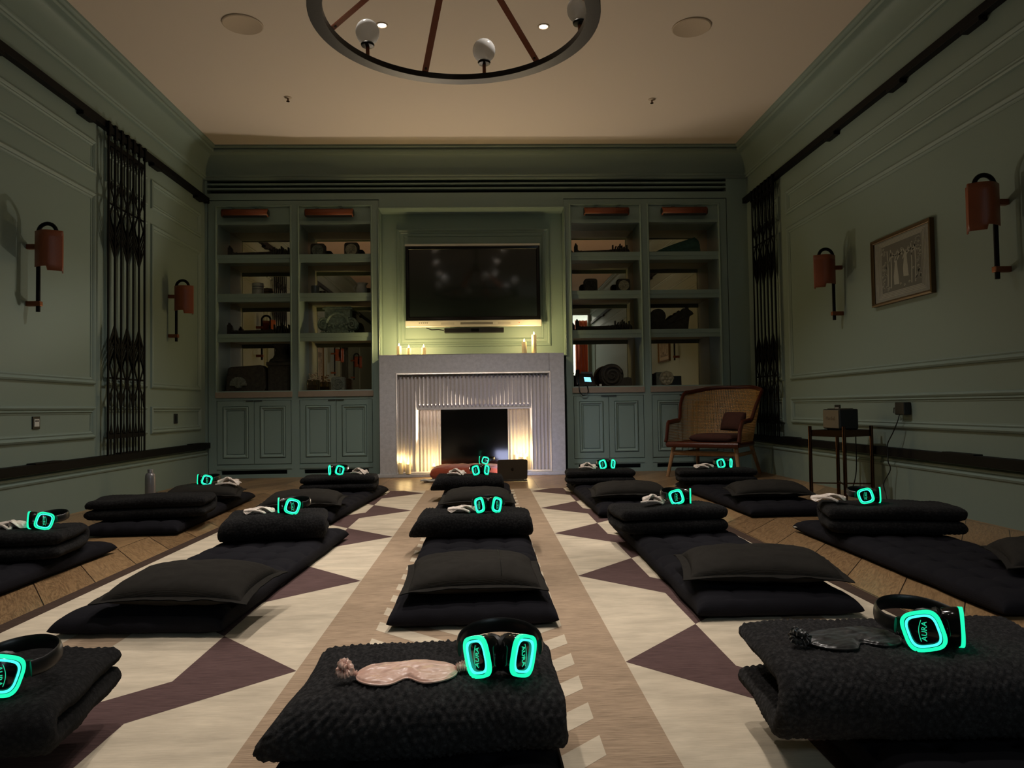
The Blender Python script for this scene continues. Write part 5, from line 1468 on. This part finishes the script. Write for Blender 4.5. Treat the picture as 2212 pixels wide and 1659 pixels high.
t = lthing('laptop', 'open grey laptop on the floor with its lid toward the viewer', 'laptop')
MB().box(-.152, .152, 0, .212, .001, .014).build('base', M_LAPTOP, t, bevel=.004)
TL = math.radians(14)
PL_ = lambda u, v, w: (u, .0 - w * cos(TL) - v * sin(TL) * 1.0 + .002, .016 + v * cos(TL) - w * sin(TL))
m = MB(); m.prism([(a, .106 + b) for a, b in sell(.152, .106, 12, 40)], PL_, 0, .006); lid = m.build('lid', M_LAPTOP, t)
m = MB(); m.prism([(-.143, .010), (.143, .010), (.143, .200), (-.143, .200)], PL_, -.0012, -.0004); m.build('screen', M_SCREEN, lid)
# fruit emblem
m = MB(); ol = []
for k in range(40):
    a = 2 * PI * k / 40; r = .0155 * (1 + .06 * cos(2 * a)) ; x, y = r * sin(a), r * cos(a) * 1.0
    if abs(x) < .005 and y > 0: y -= .0025
    if math.hypot(x - .020, y - .003) < .0095:
        dx, dy = x - .020, y - .003; L_ = math.hypot(dx, dy); x, y = .020 + dx / L_ * .0095, .003 + dy / L_ * .0095
    ol.append((x, y + .108))
m.prism(ol, PL_, .006, .0066)
m.prism([(.0005 + .006 * c_, .108 + .0185 + .006 * d_) for c_, d_ in ((-.3, -.6), (.1, .5), (.9, 1.0), (.6, .1))], PL_, .006, .0066)
m.build('emblem', M_GLOSSBLK, lid)
m = MB()
for i in range(12):
    for j in range(5): m.box(-.135 + .0228 * i, -.135 + .0228 * i + .019, .035 + .019 * j, .035 + .019 * j + .015, .014, .0148)
m.build('keyboard', M_BLACKPL, t)
place(t, (.262, 7.47, .0005), math.radians(2))
L = bpy.data.lights.new('screen_light', 'AREA'); L.energy = 1.6; L.color = (.62, .66, 1.0); L.shape = 'RECTANGLE'; L.size = .28; L.size_y = .18
lo = bpy.data.objects.new('screen_light', L); COL.objects.link(lo); lo.parent = t
lo.location = (0, -.012, .120); lo.rotation_euler = (math.radians(90 + 14), 0, 0)

# ------------------------------------------------------------------ camera, world, colour
cam = bpy.data.cameras.new('camera'); cam.sensor_width = 36; cam.lens = 1600 / 2212 * 36; cam.clip_end = 60; cam.clip_start = .02
co = bpy.data.objects.new('camera', cam); COL.objects.link(co); SC.camera = co
ya, pi_, ro = math.radians(2.09), math.radians(1.82), math.radians(-.86)
fw = Vector((sin(ya) * cos(pi_), cos(ya) * cos(pi_), sin(pi_))); r0 = Vector((cos(ya), -sin(ya), 0)); u0 = r0.cross(fw)
rt = r0 * cos(ro) + u0 * sin(ro); up = u0 * cos(ro) - r0 * sin(ro)
co.matrix_world = Matrix(((rt.x, up.x, -fw.x, 0), (rt.y, up.y, -fw.y, 0), (rt.z, up.z, -fw.z, .74), (0, 0, 0, 1)))
wd = bpy.data.worlds.new('night'); SC.world = wd; wd.use_nodes = True
wd.node_tree.nodes['Background'].inputs[0].default_value = (.9, .85, .75, 1); wd.node_tree.nodes['Background'].inputs[1].default_value = 0.0
SC.view_settings.view_transform = 'Standard'; SC.view_settings.look = 'None'; SC.view_settings.exposure = 0.0; SC.view_settings.gamma = 1.0
SC.view_settings.use_curve_mapping = False
